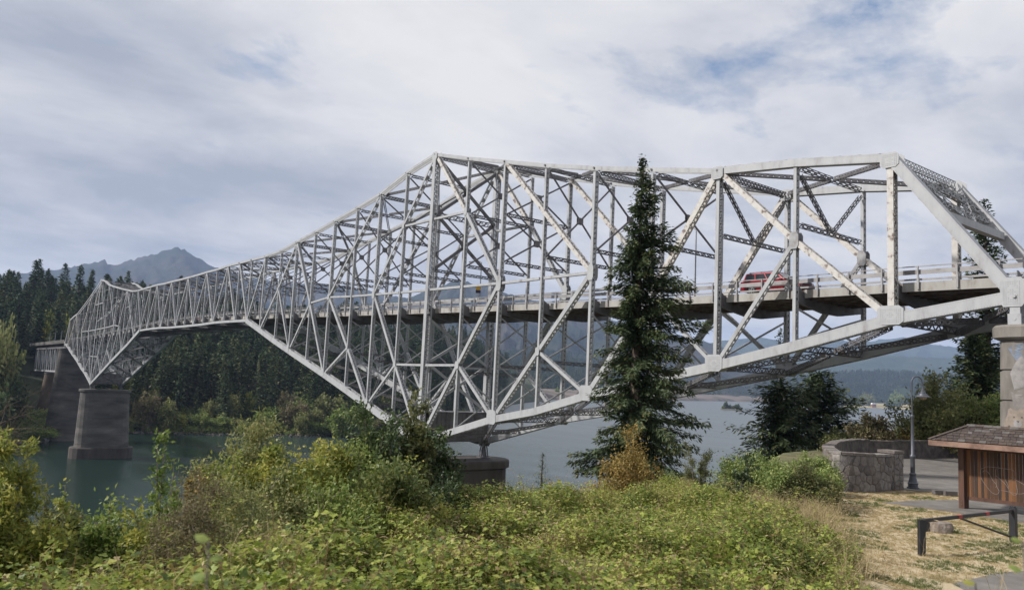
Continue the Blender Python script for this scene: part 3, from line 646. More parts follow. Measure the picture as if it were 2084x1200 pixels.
# ------------------------------------------------------------------ far side: hill terrain by bearing
XK = [-900, 0, 100, 300, 660, 860, 960, 1040, 1158, 1400, 1500, 1740, 1840, 2100, 3200]
def shore_b(x): return np.interp(x, XK, [235, 275, 306, 365, 396, 450, 620, 1000, 1594, 2300, 2739, 2689, 2813, 2900, 3100])
def xa2(x, b): return (np.asarray(x, float)-1042)/FPX   # bearing: lateral over forward distance (level line)
def place(x, b, z): return loc2w(xa2(x, b)*b*1.0, b, z)
def skyz(x, y, b): return CAM[2]+(hor(x)-y)/FPX*b*1.006
FOREST_FLOOR = mat('forest_floor', (.03, .04, .02), .95, ramp=[(.3, (.016, .022, .010)), (.5, (.035, .045, .018)), (.7, (.06, .065, .03))], scale=.05, detail=8)
SK1X = [-900, -300, 0, 230, 300, 450, 560, 700, 885, 960, 1010, 1060]
def l1_top(x): return np.interp(x, SK1X, [555, 570, 584, 586, 610, 622, 644, 656, 674, 692, 712, 745])
def l1_ridge(x): return np.interp(x, [-900, 0, 300, 560, 885, 960, 1060], [430, 520, 560, 600, 760, 1000, 1500])
def l1_z(x, b):
    s = shore_b(x); rb = l1_ridge(x); zr = skyz(x, l1_top(x), rb)-26
    u = (b-s)/(rb-s); u1 = np.clip(u, 0, 1)
    prof = np.where(u < .12, u*.6, .072+(u-.12)/.88*.928); prof = np.clip(prof, -.5, 1)
    z = WZ-.5+(zr-WZ)*prof+2.2*(u > -.02)*np.clip(u*40, 0, 1)
    z = z+(u > .1)*(fbm(x*.012, b*.02, 4, 5)-.5)*14*np.clip((u-.1)*4, 0, 1)
    return np.where(u > 1, z-(b-rb)*.25, z)
xs = np.linspace(-900, 1110, 150); us = np.concatenate([np.linspace(-.15, .2, 16)[:-1], np.linspace(.2, 1.0, 26)[:-1], np.linspace(1, 1.6, 8)])
X_, U_ = np.meshgrid(xs, us); Bb = shore_b(X_)+U_*(l1_ridge(X_)-shore_b(X_))
hill = grid_obj('forested_hill', place(X_, Bb, l1_z(X_, Bb)), FOREST_FLOOR); tag(hill, None, None, kind='structure')

def ridge(name, sx, sy, front, back, mt, amp, freq, seed, nz=40, sharp=True, foot=None):
    """mountain range whose crest follows the skyline (sx, sy) at distance back, foot at distance front"""
    xs = np.linspace(sx[0], sx[-1], 240); us = np.concatenate([np.linspace(0, 1, nz), 1+np.linspace(.05, .6, 8)])
    X, U = np.meshgrid(xs, us); fb = np.interp(X, sx, front) if hasattr(front, '__len__') else front
    B_w = fb+U*(back-fb); top = skyz(X, np.interp(X, sx, sy), back)
    low = WZ-2
    prof = np.clip(U, 0, 1)**1.25
    w_ = (fbm(X*freq, U*4+seed, 6, seed, True)-.55)*amp*np.sin(np.clip(U, 0, 1)*math.pi)**.8*(top-low)
    z = low+(top-low)*prof+w_+(fbm(X*freq*7, U*30, 4, seed+5)-.5)*(top-low)*.05*(U > .02)
    z = np.where(U > 1, top-(U-1)*(top-low)*1.2, z)
    o = grid_obj(name, place(X, B_w, z), mt); tag(o, None, None, kind='structure'); return o, (lambda x, u: None)
def mmat(name, stops, sc, bump=1.0, bdist=30, bs=.02):
    m_ = bpy.data.materials.new(name); m_.use_nodes = True; t = m_.node_tree; b = t.nodes['Principled BSDF']; b.inputs['Roughness'].default_value = .95; b.inputs['Specular IOR Level'].default_value = .1
    gg = N(t, 'ShaderNodeNewGeometry')
    def nn(s, d):
        n = N(t, 'ShaderNodeTexNoise'); n.inputs['Scale'].default_value = s; n.inputs['Detail'].default_value = d; n.inputs['Roughness'].default_value = .65; L(t, gg.outputs['Position'], n.inputs['Vector']); return n.outputs['Fac']
    L(t, ramp(t, nn(sc, 10), stops), b.inputs['Base Color'])
    bp = N(t, 'ShaderNodeBump'); bp.inputs['Strength'].default_value = bump; bp.inputs['Distance'].default_value = bdist; L(t, nn(bs, 8), bp.inputs['Height']); L(t, bp.outputs[0], b.inputs['Normal'])
    return m_
MT1 = mmat('mountain_slopes', [(.34, (.018, .026, .02)), (.50, (.028, .034, .026)), (.60, (.05, .045, .04)), (.72, (.085, .07, .062))], .0022, 1, 25, .008)
MT2 = mmat('hill_slopes', [(.30, (.018, .03, .014)), (.5, (.032, .048, .022)), (.66, (.055, .065, .03)), (.74, (.12, .11, .06))], .003, 1, 18, .02)
ridge('mountain_range', [-700, -300, 0, 70, 120, 160, 205, 212, 240, 290, 330, 350, 372, 400, 440, 500, 560, 640, 700, 775, 840, 900], [600, 590, 562, 552, 548, 538, 531, 541, 536, 520, 509, 502, 512, 530, 547, 566, 575, 577, 583, 599, 612, 640], 3400, 6200, MT1, .34, .02, 11)
ridge('mountain_peak', [640, 720, 775, 807, 835, 862, 890, 912, 925, 940, 960, 995, 1028, 1100, 1160, 1233, 1330, 1425, 1470, 1560, 1700], [625, 620, 612, 608, 606, 597, 588, 578, 571, 573, 580, 583, 597, 615, 632, 650, 668, 692, 705, 740, 790], 2600, 4900, MT1, .30, .02, 23)
ridge('distant_ridge', [1200, 1300, 1400, 1440, 1490, 1552, 1600, 1672, 1760, 1850, 1900, 2000, 2100, 2500, 3200], [735, 715, 706, 701, 691, 688, 697, 690, 697, 688, 703, 712, 700, 690, 700], 6000, 9000, MT2, .25, .02, 37)
ridge('middle_hills', [1180, 1280, 1380, 1475, 1550, 1640, 1700, 1780, 1850, 1930, 2000, 2120, 2500, 3200], [760, 748, 738, 730, 722, 735, 728, 722, 726, 730, 720, 715, 705, 700], 4200, 6200, MT2, .25, .02, 41)
LOWX = [920, 960, 1000, 1100, 1200, 1300, 1400, 1500, 1600, 1703, 1773, 1850, 1913, 2000, 2200, 2600, 3200]
LOWY = [770, 730, 718, 712, 724, 742, 762, 772, 774, 766, 762, 764, 766, 776, 780, 778, 770]
LOWF = [1100, 1000, 1150, 1560, 1800, 2200, 2500, 2850, 2900, 2950, 3000, 3050, 3080, 3100, 3150, 3200, 3300]
LOWB = 3900
def low_z(X, u):
    top = skyz(X, np.interp(X, LOWX, LOWY), LOWB); low = WZ+1.5
    prof = np.where(u < .1, u*.15, .015+(u-.1)/.9*.985)
    return low+(top-low)*prof+(fbm(X*.02, u*5, 5, 61)-.5)*.25*(top-low)*np.sin(np.clip(u, 0, 1)*math.pi)
xs = np.linspace(920, 3200, 260); us = np.concatenate([[-.04], np.linspace(0, 1.0, 40), [1.1, 1.3]])
X_, U_ = np.meshgrid(xs, us); Fb = np.interp(X_, LOWX, LOWF); Bb = Fb+U_*(LOWB-Fb); Z_ = low_z(X_, U_); Z_[0] = WZ-2; Z_[-2:] -= np.array([[30.], [90.]])
LOWM = mmat('low_hills', [(.34, (.022, .034, .014)), (.5, (.035, .048, .02)), (.64, (.055, .065, .028)), (.72, (.16, .14, .07))], .006, .6, 6, .05)
lowh = grid_obj('low_hills', place(X_, Bb, Z_), LOWM); tag(lowh, None, None, kind='structure')
# grassy flats on the far right shore, and the pale clearings on the slopes
FIELD = mat('dry_field', (.30, .25, .13), .95, ramp=[(.3, (.12, .13, .06)), (.5, (.30, .25, .13)), (.7, (.40, .33, .19))], scale=.03, detail=8)
xs = np.linspace(1690, 2300, 60); us = np.linspace(0, 1, 8); X_, U_ = np.meshgrid(xs, us)
Bb = np.interp(X_, [1690, 1740, 1840, 2300], [2700, 2650, 2700, 2800])+U_*360
fz = WZ-1+np.interp(U_, [0, .15, 1], [0, 5, 15])+fbm(X_*.05, U_*3, 3, 4)*3
fld = grid_obj('dry_field', place(X_, Bb, fz), FIELD); tag(fld, None, None, kind='structure')
xs = np.linspace(1100, 1700, 60); X_, U_ = np.meshgrid(xs, us)
Bb = np.interp(X_, [1100, 1158, 1400, 1500, 1700], [1450, 1560, 2200, 2620, 2700])+U_*240
bk = grid_obj('far_bank', place(X_, Bb, WZ-1+np.interp(U_, [0, .1, .4, 1], [0, 8, 12, 20])), mat('far_bank_earth', (.12, .09, .07), .95, ramp=[(.35, (.05, .05, .03)), (.5, (.13, .10, .08)), (.7, (.19, .14, .11))], scale=.02, detail=8)); tag(bk, None, None, kind='structure')

# ------------------------------------------------------------------ haze
hm = bpy.data.materials.new('haze'); hm.use_nodes = True; t = hm.node_tree; t.nodes.remove(t.nodes['Principled BSDF'])
pv = N(t, 'ShaderNodeVolumePrincipled'); pv.inputs['Density'].default_value = 0.75e-4; pv.inputs['Color'].default_value = (.50, .66, 1.0, 1); pv.inputs['Anisotropy'].default_value = 0.0
L(t, pv.outputs[0], t.nodes['Material Output'].inputs['Volume'])
mb = MB(); hc = loc2w(1500, 5000, 0); mb.bar((*hc[:2], -37), (*hc[:2], 960), (11000, 0, 0), (0, 11000, 0))
hz = mb.build('haze', hm); tag(hz, None, None, kind='stuff')

# ------------------------------------------------------------------ concrete piers
CONC = mat('pier_concrete', (.17, .155, .135), .9, ramp=[(.28, (.03, .027, .025)), (.45, (.07, .064, .058)), (.6, (.11, .10, .09)), (.78, (.18, .165, .15))], scale=.22, detail=9, bump=.25, bscale=3, stretch=(.5, .5, 1.6))
CONC_D = mat('pier_concrete_dark', (.06, .05, .045), .9, ramp=[(.28, (.025, .02, .018)), (.5, (.06, .05, .043)), (.75, (.115, .10, .09))], scale=.25, detail=9, bump=.25, bscale=3, stretch=(1, 1, .3))
CONC_L = mat('pier_concrete_light', (.25, .22, .18), .9, ramp=[(.28, (.085, .075, .066)), (.5, (.165, .15, .132)), (.75, (.235, .215, .19))], scale=.9, detail=9, bump=.25, bscale=8, stretch=(1, 1, .4))
def stadium(hx, y0, y1, n=9):
    pts = []
    for k in range(n+1):
        a = math.pi+math.pi*k/n; pts.append((math.cos(a)*hx, y0+hx+math.sin(a)*hx))
    for k in range(n+1):
        a = math.pi*k/n; pts.append((math.cos(a)*hx, y1-hx+math.sin(a)*hx))
    return pts
def loft(mb, levels, close=True):
    n = len(levels[0][0]); base = mb.n; V = []; Q = []
    for poly, z in levels: V += [(p[0], p[1], z) for p in poly]
    for i in range(len(levels)-1):
        for k in range(n): Q.append((i*n+k, i*n+(k+1) % n, (i+1)*n+(k+1) % n, (i+1)*n+k))
    mb.P.append([base+len(V)-n+k for k in range(n)]); mb.P.append([base+k for k in range(n)][::-1]); mb.add(V, Q)
def pier(x, name, label, levels, cap, mt_, mc, base_z, lifts=0, group=None):
    th = thing(name, label, 'bridge pier', (x, WB/2, base_z), 0, group)
    o_ = (x, WB/2, base_z)
    def lv(L_): return [([(p[0]+x, p[1]) for p in stadium(hx, y0, y1)], z) for hx, y0, y1, z in L_]
    mb = MB(); levels = list(levels)
    # recessed construction joints between the concrete lifts
    if lifts:
        L2 = []
        zs = np.linspace(levels[0][3], levels[-1][3], lifts+1)
        def at(z): return tuple(float(np.interp(z, [l[3] for l in levels], [l[k] for l in levels])) for k in range(3))
        for k in range(lifts):
            a, c = zs[k], zs[k+1]; h0, h1 = at(a+.10), at(c-.03); g0 = at(a+.03)
            L2 += [(h0[0]-.09, h0[1]+.09, h0[2]-.09, a), (h0[0]-.09, h0[1]+.09, h0[2]-.09, a+.07), (h0[0], h0[1], h0[2], a+.10), (h1[0], h1[1], h1[2], c-.03)]
        L2.append((h1[0]-.03, h1[1]+.03, h1[2]-.03, zs[-1])); levels = L2
    loft(mb, lv(levels)); mb.build('shaft', mt_, th, origin=o_)
    mb = MB(); loft(mb, lv(cap)); mb.build('cap', mc, th, origin=o_)
    return th
pier(NX(39)+.3, 'bridge_pier', 'dark concrete pier standing mid river under the far tower of the bridge', [(5.0, -3.9, 14.6, -36), (4.4, -3.2, 13.4, -27.2), (3.3, -3.0, 12.2, -10.0)], [(3.35, -3.35, 12.55, -9.98), (3.5, -3.5, 12.7, -9.8), (3.5, -3.5, 12.7, -9.2), (3.4, -3.4, 12.6, -9.05)], CONC, CONC, WZ, 9)
th = thing('pier_plinth', 'wide round-nosed concrete footing at the waterline of the mid river pier', 'pier footing', (NX(39), WB/2, WZ))
mb = MB(); X0 = NX(39)+.3; loft(mb, [([(p[0]+X0, p[1]) for p in stadium(hx, y0, y1)], z) for hx, y0, y1, z in [(5.3, -4.6, 15.0, -36), (5.3, -4.6, 15.0, -28.6), (5.05, -4.3, 14.7, -28.3)]]); mb.build('footing', CONC_D, th, origin=(NX(39), WB/2, WZ))
pier(NX(48)-1.0, 'bridge_pier', 'tall tapering concrete pier where the steel approach meets the truss on the far shore', [(5.0, -5.0, 14.6, -36), (4.9, -4.6, 14.2, -30.2), (3.6, -4.0, 13.6, -29.8), (2.3, -2.0, 11.6, 4.4)], [(2.4, -2.2, 11.8, 4.42), (2.4, -2.2, 11.8, 4.92), (2.3, -2.1, 11.7, 4.98)], CONC, CONC, WZ, 12)
pier(NX(9)+.1, 'bridge_pier', 'dark brown concrete pier rising from the water below the near tower', [(3.6, -3.2, 13.0, -36), (3.3, -2.6, 12.4, -10.5)], [(3.3, -2.6, 12.4, -10.48), (3.65, -3.0, 12.8, -10.3), (3.65, -3.0, 12.8, -9.6), (3.5, -2.85, 12.65, -9.41)], CONC_D, CONC_D, WZ, 9)
p0 = pier(.15, 'bridge_pier', 'pale concrete end pier with a painted mural behind the wooden shelter', [(1.42, -1.9, 11.6, -6), (1.25, -1.7, 11.4, 4.12)], [(1.3, -1.75, 11.4, 4.14), (1.62, -2.05, 11.7, 4.28), (1.62, -2.05, 11.7, 4.85), (1.52, -1.95, 11.6, 4.98)], CONC_L, CONC_L, -3.6, 6)
# flat painted mural on the nose of the end pier: blue sky, white peak, a brown bear's head
def on_nose(u, z):   # u: metres round the nose from the side facing the lamp, z: height
    r = 1.25+(4.1-z)*.0168; a = math.pi+u/r; return np.array([.15+math.cos(a)*(r+.006), -1.7-(4.1-z)*.0198+r+math.sin(a)*(r+.006), z])
def mural(name, pts, mt_, off=0.0):
    pts = [(u_+.42, z_) for u_, z_ in pts]
    o_ = np.array([.15, WB/2, -3.6]); mb = MB(); c = np.mean(pts, 0); ring = []
    for k in range(len(pts)):
        a, b = np.array(pts[k]), np.array(pts[(k+1) % len(pts)])
        for s in np.linspace(0, 1, 5)[:-1]: ring.append(a+(b-a)*s)
    R_ = [ring, [c+(q-c)*.66 for q in ring], [c+(q-c)*.33 for q in ring]]
    V = []; n = len(ring)
    for rr in R_:
        for q in rr: v = on_nose(q[0], q[1]); cen = np.array([.15, -.45]); d = unit(v[:2]-cen); V.append((v[0]+d[0]*off, v[1]+d[1]*off, v[2]))
    v = on_nose(*c); d = unit(v[:2]-np.array([.15, -.45])); V.append((v[0]+d[0]*off, v[1]+d[1]*off, v[2]))
    Q = [(i*n+k, i*n+(k+1) % n, (i+1)*n+(k+1) % n, (i+1)*n+k) for i in range(2) for k in range(n)]; T = [(2*n+k, 2*n+(k+1) % n, 3*n) for k in range(n)]
    mb.add(V, Q, T); mb.build(name, mt_, p0, origin=o_)
MU = {k: mat('mural_'+k, c, .85, vary=.25, scale=3.0) for k, c in dict(blue=(.15, .18, .23), white=(.235, .22, .21), brown=(.22, .17, .13), grey=(.19, .172, .16), tan=(.225, .185, .15), dark=(.09, .07, .06)).items()}
mural('painted_sky', [(1.0, 3.7), (1.9, 4.0), (4.0, 4.0), (4.0, 2.6), (1.9, 2.4), (1.4, 3.1)], MU['blue'])
mural('painted_mountain', [(1.15, 2.3), (1.5, 3.0), (1.75, 3.3), (2.1, 2.6), (2.6, 2.9), (3.0, 1.9), (1.4, 1.4)], MU['white'], .004)
mural('painted_haze', [(1.2, 1.3), (3.2, 1.6), (3.4, -.2), (1.6, -.1), (1.35, .6)], MU['grey'])
mural('painted_bear', [(1.0, .0), (1.05, .32), (1.22, .40), (1.38, .30), (1.75, .34), (1.95, .44), (2.1, .30), (2.12, -.05), (2.0, -.45), (1.75, -.85), (1.5, -.9), (1.15, -.55), (.75, -.85), (.72, -.5)], MU['tan'], .008)
mural('painted_bear_muzzle', [(1.4, -.25), (1.7, -.25), (1.82, -.5), (1.6, -.7), (1.38, -.52)], MU['white'], .012)
mural('painted_bear_nose', [(1.52, -.28), (1.68, -.28), (1.62, -.4)], MU['dark'], .016)
for u_ in (1.36, 1.74): mural('painted_bear_eye', [(u_, -.05), (u_+.09, -.05), (u_+.09, -.13), (u_, -.13)], MU['dark'], .012)

# ------------------------------------------------------------------ approach spans at the far end
ap = thing('approach_span', 'dark steel deck truss span leading from the big truss to the far shore', 'bridge span', (NX(48)-45, WB/2, 0))
o_ = (NX(48)-45, WB/2, 0); xa, xb = NX(48)-2.5, NX(48)-96
for y in (.8, WB-.8):
    mb = MB(); mb.bar((xa, y, 5.4), (xb, y, 5.0), (0, .3, 0), (0, 0, .35)); mb.build('upper_chord', STEEL_GREY, ap, origin=o_)
    mb = MB(); mb.bar((xa-2, y, -4.6), (xb, y, -5.6), (0, .3, 0), (0, 0, .35)); mb.build('lower_chord', STEEL, ap, origin=o_)
    k_ = 13
    for k in range(k_+1):
        x = xa-2+(xb-xa+2)*k/k_; mb = MB(); mb.bar((x, y, -4.8-k/k_), (x, y, 5.2), (.2, 0, 0), (0, .2, 0)); mb.build('truss_post', STEEL, ap, origin=o_)
        if k < k_:
            x2 = xa-2+(xb-xa+2)*(k+1)/k_; mb = MB(); a, b = ((x, y, -4.8), (x2, y, 5.2)) if k % 2 else ((x, y, 5.2), (x2, y, -5.4)); mb.bar(a, b, (.16, 0, 0), (0, .15, 0)); mb.build('truss_diagonal', STEEL, ap, origin=o_)
mb = MB(); mb.bar((xa+1.8, WB/2, 7.3), (xb-20, WB/2, 6.7), (0, 5.2, 0), (0, 0, .25)); mb.bar((xa, WB/2, 6.4), (xb, WB/2, 6.0), (0, 3.4, 0), (0, 0, .7)); mb.build('deck_slab', CONC, ap, origin=o_)
for y in (-.35, WB+.35): mb = MB(); mb.bar((xa+1.8, y, 8.0), (xb-20, y, 7.4), (0, .1, 0), (0, 0, .5)); mb.build('parapet', CONC, ap, origin=o_)
pier(NX(48)-46, 'bridge_pier', 'brown stained concrete pier under the approach span at the edge of the forest', [(4.0, -3.6, 13.2, -36), (2.2, -.6, 10.2, -6.4)], [(2.3, -.8, 10.4, -6.38), (2.3, -.8, 10.4, -5.9), (2.2, -.7, 10.3, -5.85)], mat('pier_concrete_brown', (.09, .065, .045), .9, ramp=[(.3, (.05, .04, .034)), (.55, (.095, .07, .05)), (.75, (.15, .115, .085))], scale=.12, detail=8), CONC, WZ, 8)
pier(NX(48)-98, 'bridge_pier', 'small grey concrete abutment pier hidden in trees at the far end', [(3.4, -3.0, 12.6, -34), (2.0, -.6, 10.2, -6.4)], [(2.1, -.7, 10.3, -6.38), (2.1, -.7, 10.3, -5.9), (2.0, -.6, 10.2, -5.85)], CONC, CONC, WZ, 6)
# ------------------------------------------------------------------ trees
BARK = mat('bark', (.09, .065, .05), .95, vary=.4, scale=3)
BARK_G = mat('bark_grey', (.20, .17, .14), .95, vary=.35, scale=4)
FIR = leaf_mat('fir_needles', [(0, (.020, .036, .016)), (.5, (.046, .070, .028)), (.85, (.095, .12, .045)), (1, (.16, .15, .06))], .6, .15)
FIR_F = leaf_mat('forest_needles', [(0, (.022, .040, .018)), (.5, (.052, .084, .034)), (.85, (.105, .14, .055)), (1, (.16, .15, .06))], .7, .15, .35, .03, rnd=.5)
def L_(cols): return [(k/(len(cols)-1), c) for k, c in enumerate(cols)]
G_BRIGHT = leaf_mat('leaves_bright_green', L_([(.07, .12, .024), (.15, .215, .045), (.24, .30, .075), (.34, .35, .11)]), .5, .35)
G_YEL = leaf_mat('leaves_yellow_green', L_([(.085, .12, .024), (.20, .24, .048), (.34, .35, .075), (.50, .42, .10)]), .5, .45)
G_MID = leaf_mat('leaves_mid_green', L_([(.04, .065, .02), (.09, .125, .034), (.15, .18, .055), (.25, .23, .07)]), .5, .4)
G_OLIVE = leaf_mat('leaves_olive', L_([(.05, .06, .024), (.105, .12, .042), (.17, .175, .065), (.26, .22, .085)]), .55, .4)
G_DARK = leaf_mat('leaves_dark_green', L_([(.018, .035, .014), (.035, .06, .022), (.06, .09, .032), (.10, .13, .05)]), .45, .25)
G_RUST = leaf_mat('leaves_orange_brown', L_([(.10, .06, .025), (.22, .14, .045), (.34, .22, .06), (.16, .15, .05)]), .6, .35)
G_AUT = leaf_mat('leaves_autumn_gold', L_([(.10, .10, .03), (.22, .17, .05), (.36, .25, .07), (.42, .24, .07)]), .55, .35)
G_BROWN = leaf_mat('leaves_dry_brown', L_([(.09, .065, .04), (.18, .14, .08), (.19, .19, .08), (.28, .22, .13)]), .7, .35)
BRAM = leaf_mat('bramble_leaves', [(0, (.035, .055, .012)), (.22, (.095, .14, .026)), (.5, (.245, .30, .05)), (.68, (.38, .41, .085)), (.80, (.44, .42, .12)), (.90, (.20, .12, .05)), (1, (.36, .28, .15))], .5, .38, .45, .6)
G_MIDF = leaf_mat('far_leaves_green', L_([(.06, .10, .028), (.16, .22, .055), (.26, .31, .09), (.36, .36, .13)]), .6, .3)
G_OLIVEF = leaf_mat('far_leaves_olive', L_([(.075, .09, .034), (.175, .20, .068), (.27, .28, .10), (.38, .33, .14)]), .6, .3)
G_DARKF = leaf_mat('far_leaves_dark', L_([(.03, .05, .018), (.055, .085, .03), (.09, .125, .045), (.14, .16, .06)]), .6, .3)
STRAW = leaf_mat('dry_grass_blades', L_([(.24, .18, .09), (.38, .29, .15), (.50, .39, .22), (.20, .19, .07)]), .7, .3)
GRASS = leaf_mat('green_grass_blades', L_([(.05, .08, .02), (.10, .13, .035), (.16, .17, .06), (.28, .24, .10)]), .6, .3)

def rdir(n, up=0.0, rg=rng):
    v = rg.normal(size=(n, 3)); v[:, 2] += up; return v/np.linalg.norm(v, axis=1)[:, None]
def perp(D, rg=rng):
    r_ = rg.normal(size=D.shape); s = np.cross(D, r_); return s/np.maximum(np.linalg.norm(s, axis=1), 1e-6)[:, None]
def conifer(H, rad, seed, nb=120, step=.2, tw=.5, tw_w=.14, sub=3, lo=.06, droop=.22, up=.25, asym=None, keep=1.0, sparse=.0, hang=.35):
    """crown and trunk meshes of one conifer, foot at the origin. rad(u): branch length at height share u"""
    rg = np.random.default_rng(seed); cr = MB(); tk = MB()
    r0 = H*.014+.02; tk.tube([(0, 0, 0), (0, 0, H*.3), (rg.normal()*.04, 0, H*.65), (0, 0, H*.99)], [r0*1.25, r0, r0*.55, r0*.06], 7)
    Bs, Ds, Ls, Ws, Ts = [], [], [], [], []
    for k in range(nb):
        u = lo+(1-lo)*((k+rg.random())/nb)**.9; az = k*2.39996+rg.normal()*.35; Lb = rad(u)*rg.uniform(.5, 1.2)*(rg.uniform(.3, .7) if rg.random() < .2 else 1)*(1.25 if rg.random() < .07 else 1)
        if asym: Lb *= asym(az, u)
        if Lb < .05: Lb = .05
        d = np.array([math.cos(az), math.sin(az), 0]); sd_ = np.array([-math.sin(az), math.cos(az), 0]); z0 = u*H
        dr = droop*(1-u*.6)*rg.uniform(.6, 1.4)*Lb; upp = up*(u)*Lb
        n = max(2, int(Lb/step)); s = np.linspace(.06, 1, n)
        C = d*(s*Lb)[:, None]; C[:, 2] += z0+upp*s-dr*s**1.6+(.12*Lb)*np.maximum(s-.7, 0)
        tk_pts = [tuple(d*0+[0, 0, z0]), tuple(C[n//2]), tuple(C[-1]*1.0)]
        if Lb > .8: tk.tube(tk_pts, [r0*.22*(1-u)+.008, .012, .004], 4)
        slope = (upp-1.6*dr*s**.6)/Lb
        for sgn in (-1, 1):
            for q in range(sub):
                m_ = rg.random(n) > sparse
                if not m_.any(): continue
                nn = m_.sum(); ss = s[m_]; fwd = rg.uniform(.45, .95, nn)[:, None]
                D = d*fwd+sd_*(sgn*rg.uniform(.25, .95, nn))[:, None]; D[:, 2] += slope[m_]-rg.uniform(-.35, hang*1.3, nn)
                D /= np.linalg.norm(D, axis=1)[:, None]
                ll = tw*(.45+.8*np.minimum(1-ss*.75, .8))*rg.uniform(.6, 1.2, nn)*min(1, .35+Lb/1.5)
                off = C[m_]+rg.normal(size=(nn, 3))*[.08, .08, .11]*tw/.5
                S = np.cross(D, [0, 0, 1.0]); S /= np.maximum(np.linalg.norm(S, axis=1), 1e-6)[:, None]; S[:, 2] += rg.normal(size=nn)*.5
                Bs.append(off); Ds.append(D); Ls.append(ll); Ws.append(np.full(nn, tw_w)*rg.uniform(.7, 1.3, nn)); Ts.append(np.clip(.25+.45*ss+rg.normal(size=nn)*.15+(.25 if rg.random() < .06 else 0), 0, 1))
                cr_s = S
                cr.blades(Bs.pop(), Ds.pop(), cr_s, Ls.pop(), Ws.pop(), Ts.pop(), -.04)
    # leader
    n = 14; D = rdir(n, 1.5, rg); cr.blades(np.stack([np.zeros(n), np.zeros(n), rg.uniform(H*.93, H, n)], 1), D, perp(D, rg), tw*.5, tw_w, .5)
    return cr, tk
def tree_obj(name, label, cat, cr, tk, loc, leafm, barkm=None, group=None, rz=0.0):
    t = thing(name, label, cat, tuple(loc), rz, group)
    cr.build('crown', leafm, t); tk.build('trunk', barkm or BARK, t); return t
def shrub(H, R, seed, stems=9, leaves=4000, ls=.07, lw=.6, top=1.0, clump=.28, up=.4, open_=.0, zlo=.1, twigs=1.0, stemr=.012, flat=1.0, shape='dome', lean=(0, 0)):
    """leafy bush: stems fork outward, leaves in uneven clumps with gaps"""
    rg = np.random.default_rng(seed); cr = MB(); tk = MB()
    tips = []; lx, ly = lean
    for k in range(stems):
        az = rg.uniform(0, 2*math.pi); rr = R*math.sqrt(rg.random()); hh = H*(rg.uniform(.55, 1.0))*(1-(rr/R)**2*(.45 if shape == 'dome' else .1))
        p0 = np.array([rr*.25*math.cos(az), rr*.25*math.sin(az), 0]); p2 = np.array([rr*math.cos(az)+lx*hh, rr*math.sin(az)*flat+ly*hh, hh]); p1 = (p0+p2)/2+[0, 0, hh*.12]+rg.normal(size=3)*.06*R
        if twigs: tk.tube([p0, p1, p2], [stemr*1.6, stemr, stemr*.35], 4)
        m = 5
        for q in range(m):
            s = rg.uniform(.35, 1); c = (1-s)**2*p0+2*s*(1-s)*p1+s*s*p2; e = c+rdir(1, up, rg)[0]*R*rg.uniform(.2, .55)*[1, flat, 1]
            e[2] = max(e[2], H*zlo*.5)
            if twigs: tk.tube([c, e], [stemr*.6, stemr*.2], 3)
            tips.append((c, e))
        tips.append((p1, p2))
    per = max(1, leaves//len(tips)); 
    for c, e in tips:
        n = int(per*rg.uniform(.4, 1.5)); s = rg.uniform(.25, 1.08, n)[:, None]; P = c+(e-c)*s+rg.normal(size=(n, 3))*clump*R*.35
        P = P[P[:, 2] > H*zlo*rg.uniform(.2, 1)]; n = len(P)
        if n == 0: continue
        D = rdir(n, .1, rg)+unit(e-c)*.5; D /= np.linalg.norm(D, axis=1)[:, None]; S = perp(D, rg); S[:, 2] *= .5; S /= np.maximum(np.linalg.norm(S, axis=1), 1e-6)[:, None]
        t0 = rg.normal()*.12
        cr.blades(P, D, S, ls*rg.uniform(.6, 1.3, n), ls*lw*rg.uniform(.7, 1.2, n), np.clip(.5+t0+rg.normal(size=n)*.2, 0, 1), .06)
    return cr, tk
def shrub_at(name, label, cat, px, b, ytop, ybase, wpx, leafm, seed, group=None, z=None, barkm=BARK_G, dx=0, **kw):
    kw['ls'] = kw.get('ls', .07)*1.3; kw['leaves'] = int(kw.get('leaves', 4000)*1.5)
    """bush whose top shows at photo pixel (px, ytop), at forward distance b, wpx wide"""
    pt = at_b(px, ytop, b); a_, b_ = w2loc(pt[0], pt[1]); z0 = float(gz(a_, b_)) if z is None else z
    if ybase is not None: z0 = at_b(px, ybase, b)[2]
    H = pt[2]-z0; R = wpx/2/FPX*b*.95
    cr, tk = shrub(H*(1.1 if b < 40 else 1.0), R, seed, **kw)
    return tree_obj(name, label, cat, cr, tk, (pt[0], pt[1], z0), leafm, barkm, group)

# --- big fir in the middle, in front of the bridge
B0 = at_b(1313, 985, 41); Ttop = at_b(1308, 322, 41); HB = Ttop[2]-B0[2]; B0[0], B0[1] = Ttop[0], Ttop[1]; B0[2] = float(gz(*w2loc(B0[0], B0[1]))); H0 = Ttop[2]-B0[2]; oldu = lambda u: (u*H0-(H0-HB))/HB
def prof_fir(u): return float(np.interp(oldu(u), [0, .05, .12, .22, .32, .42, .52, .62, .72, .82, .92, 1], [3.0, 3.7, 3.7, 2.9, 2.7, 2.5, 2.35, 2.1, 1.35, .85, .4, .06]))
_rd = -R2; 
def asym_fir(az, u):
    d = math.cos(az)*R2[0]+math.sin(az)*R2[1]
    return 1+.32*d*(1 if oldu(u) > .1 else .5)
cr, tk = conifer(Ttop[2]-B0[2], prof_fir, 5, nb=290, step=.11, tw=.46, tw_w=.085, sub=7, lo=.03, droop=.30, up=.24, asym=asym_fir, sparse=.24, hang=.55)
big = tree_obj('fir_tree', 'tall dark fir standing in front of the near half of the bridge', 'tree', cr, tk, B0, FIR)
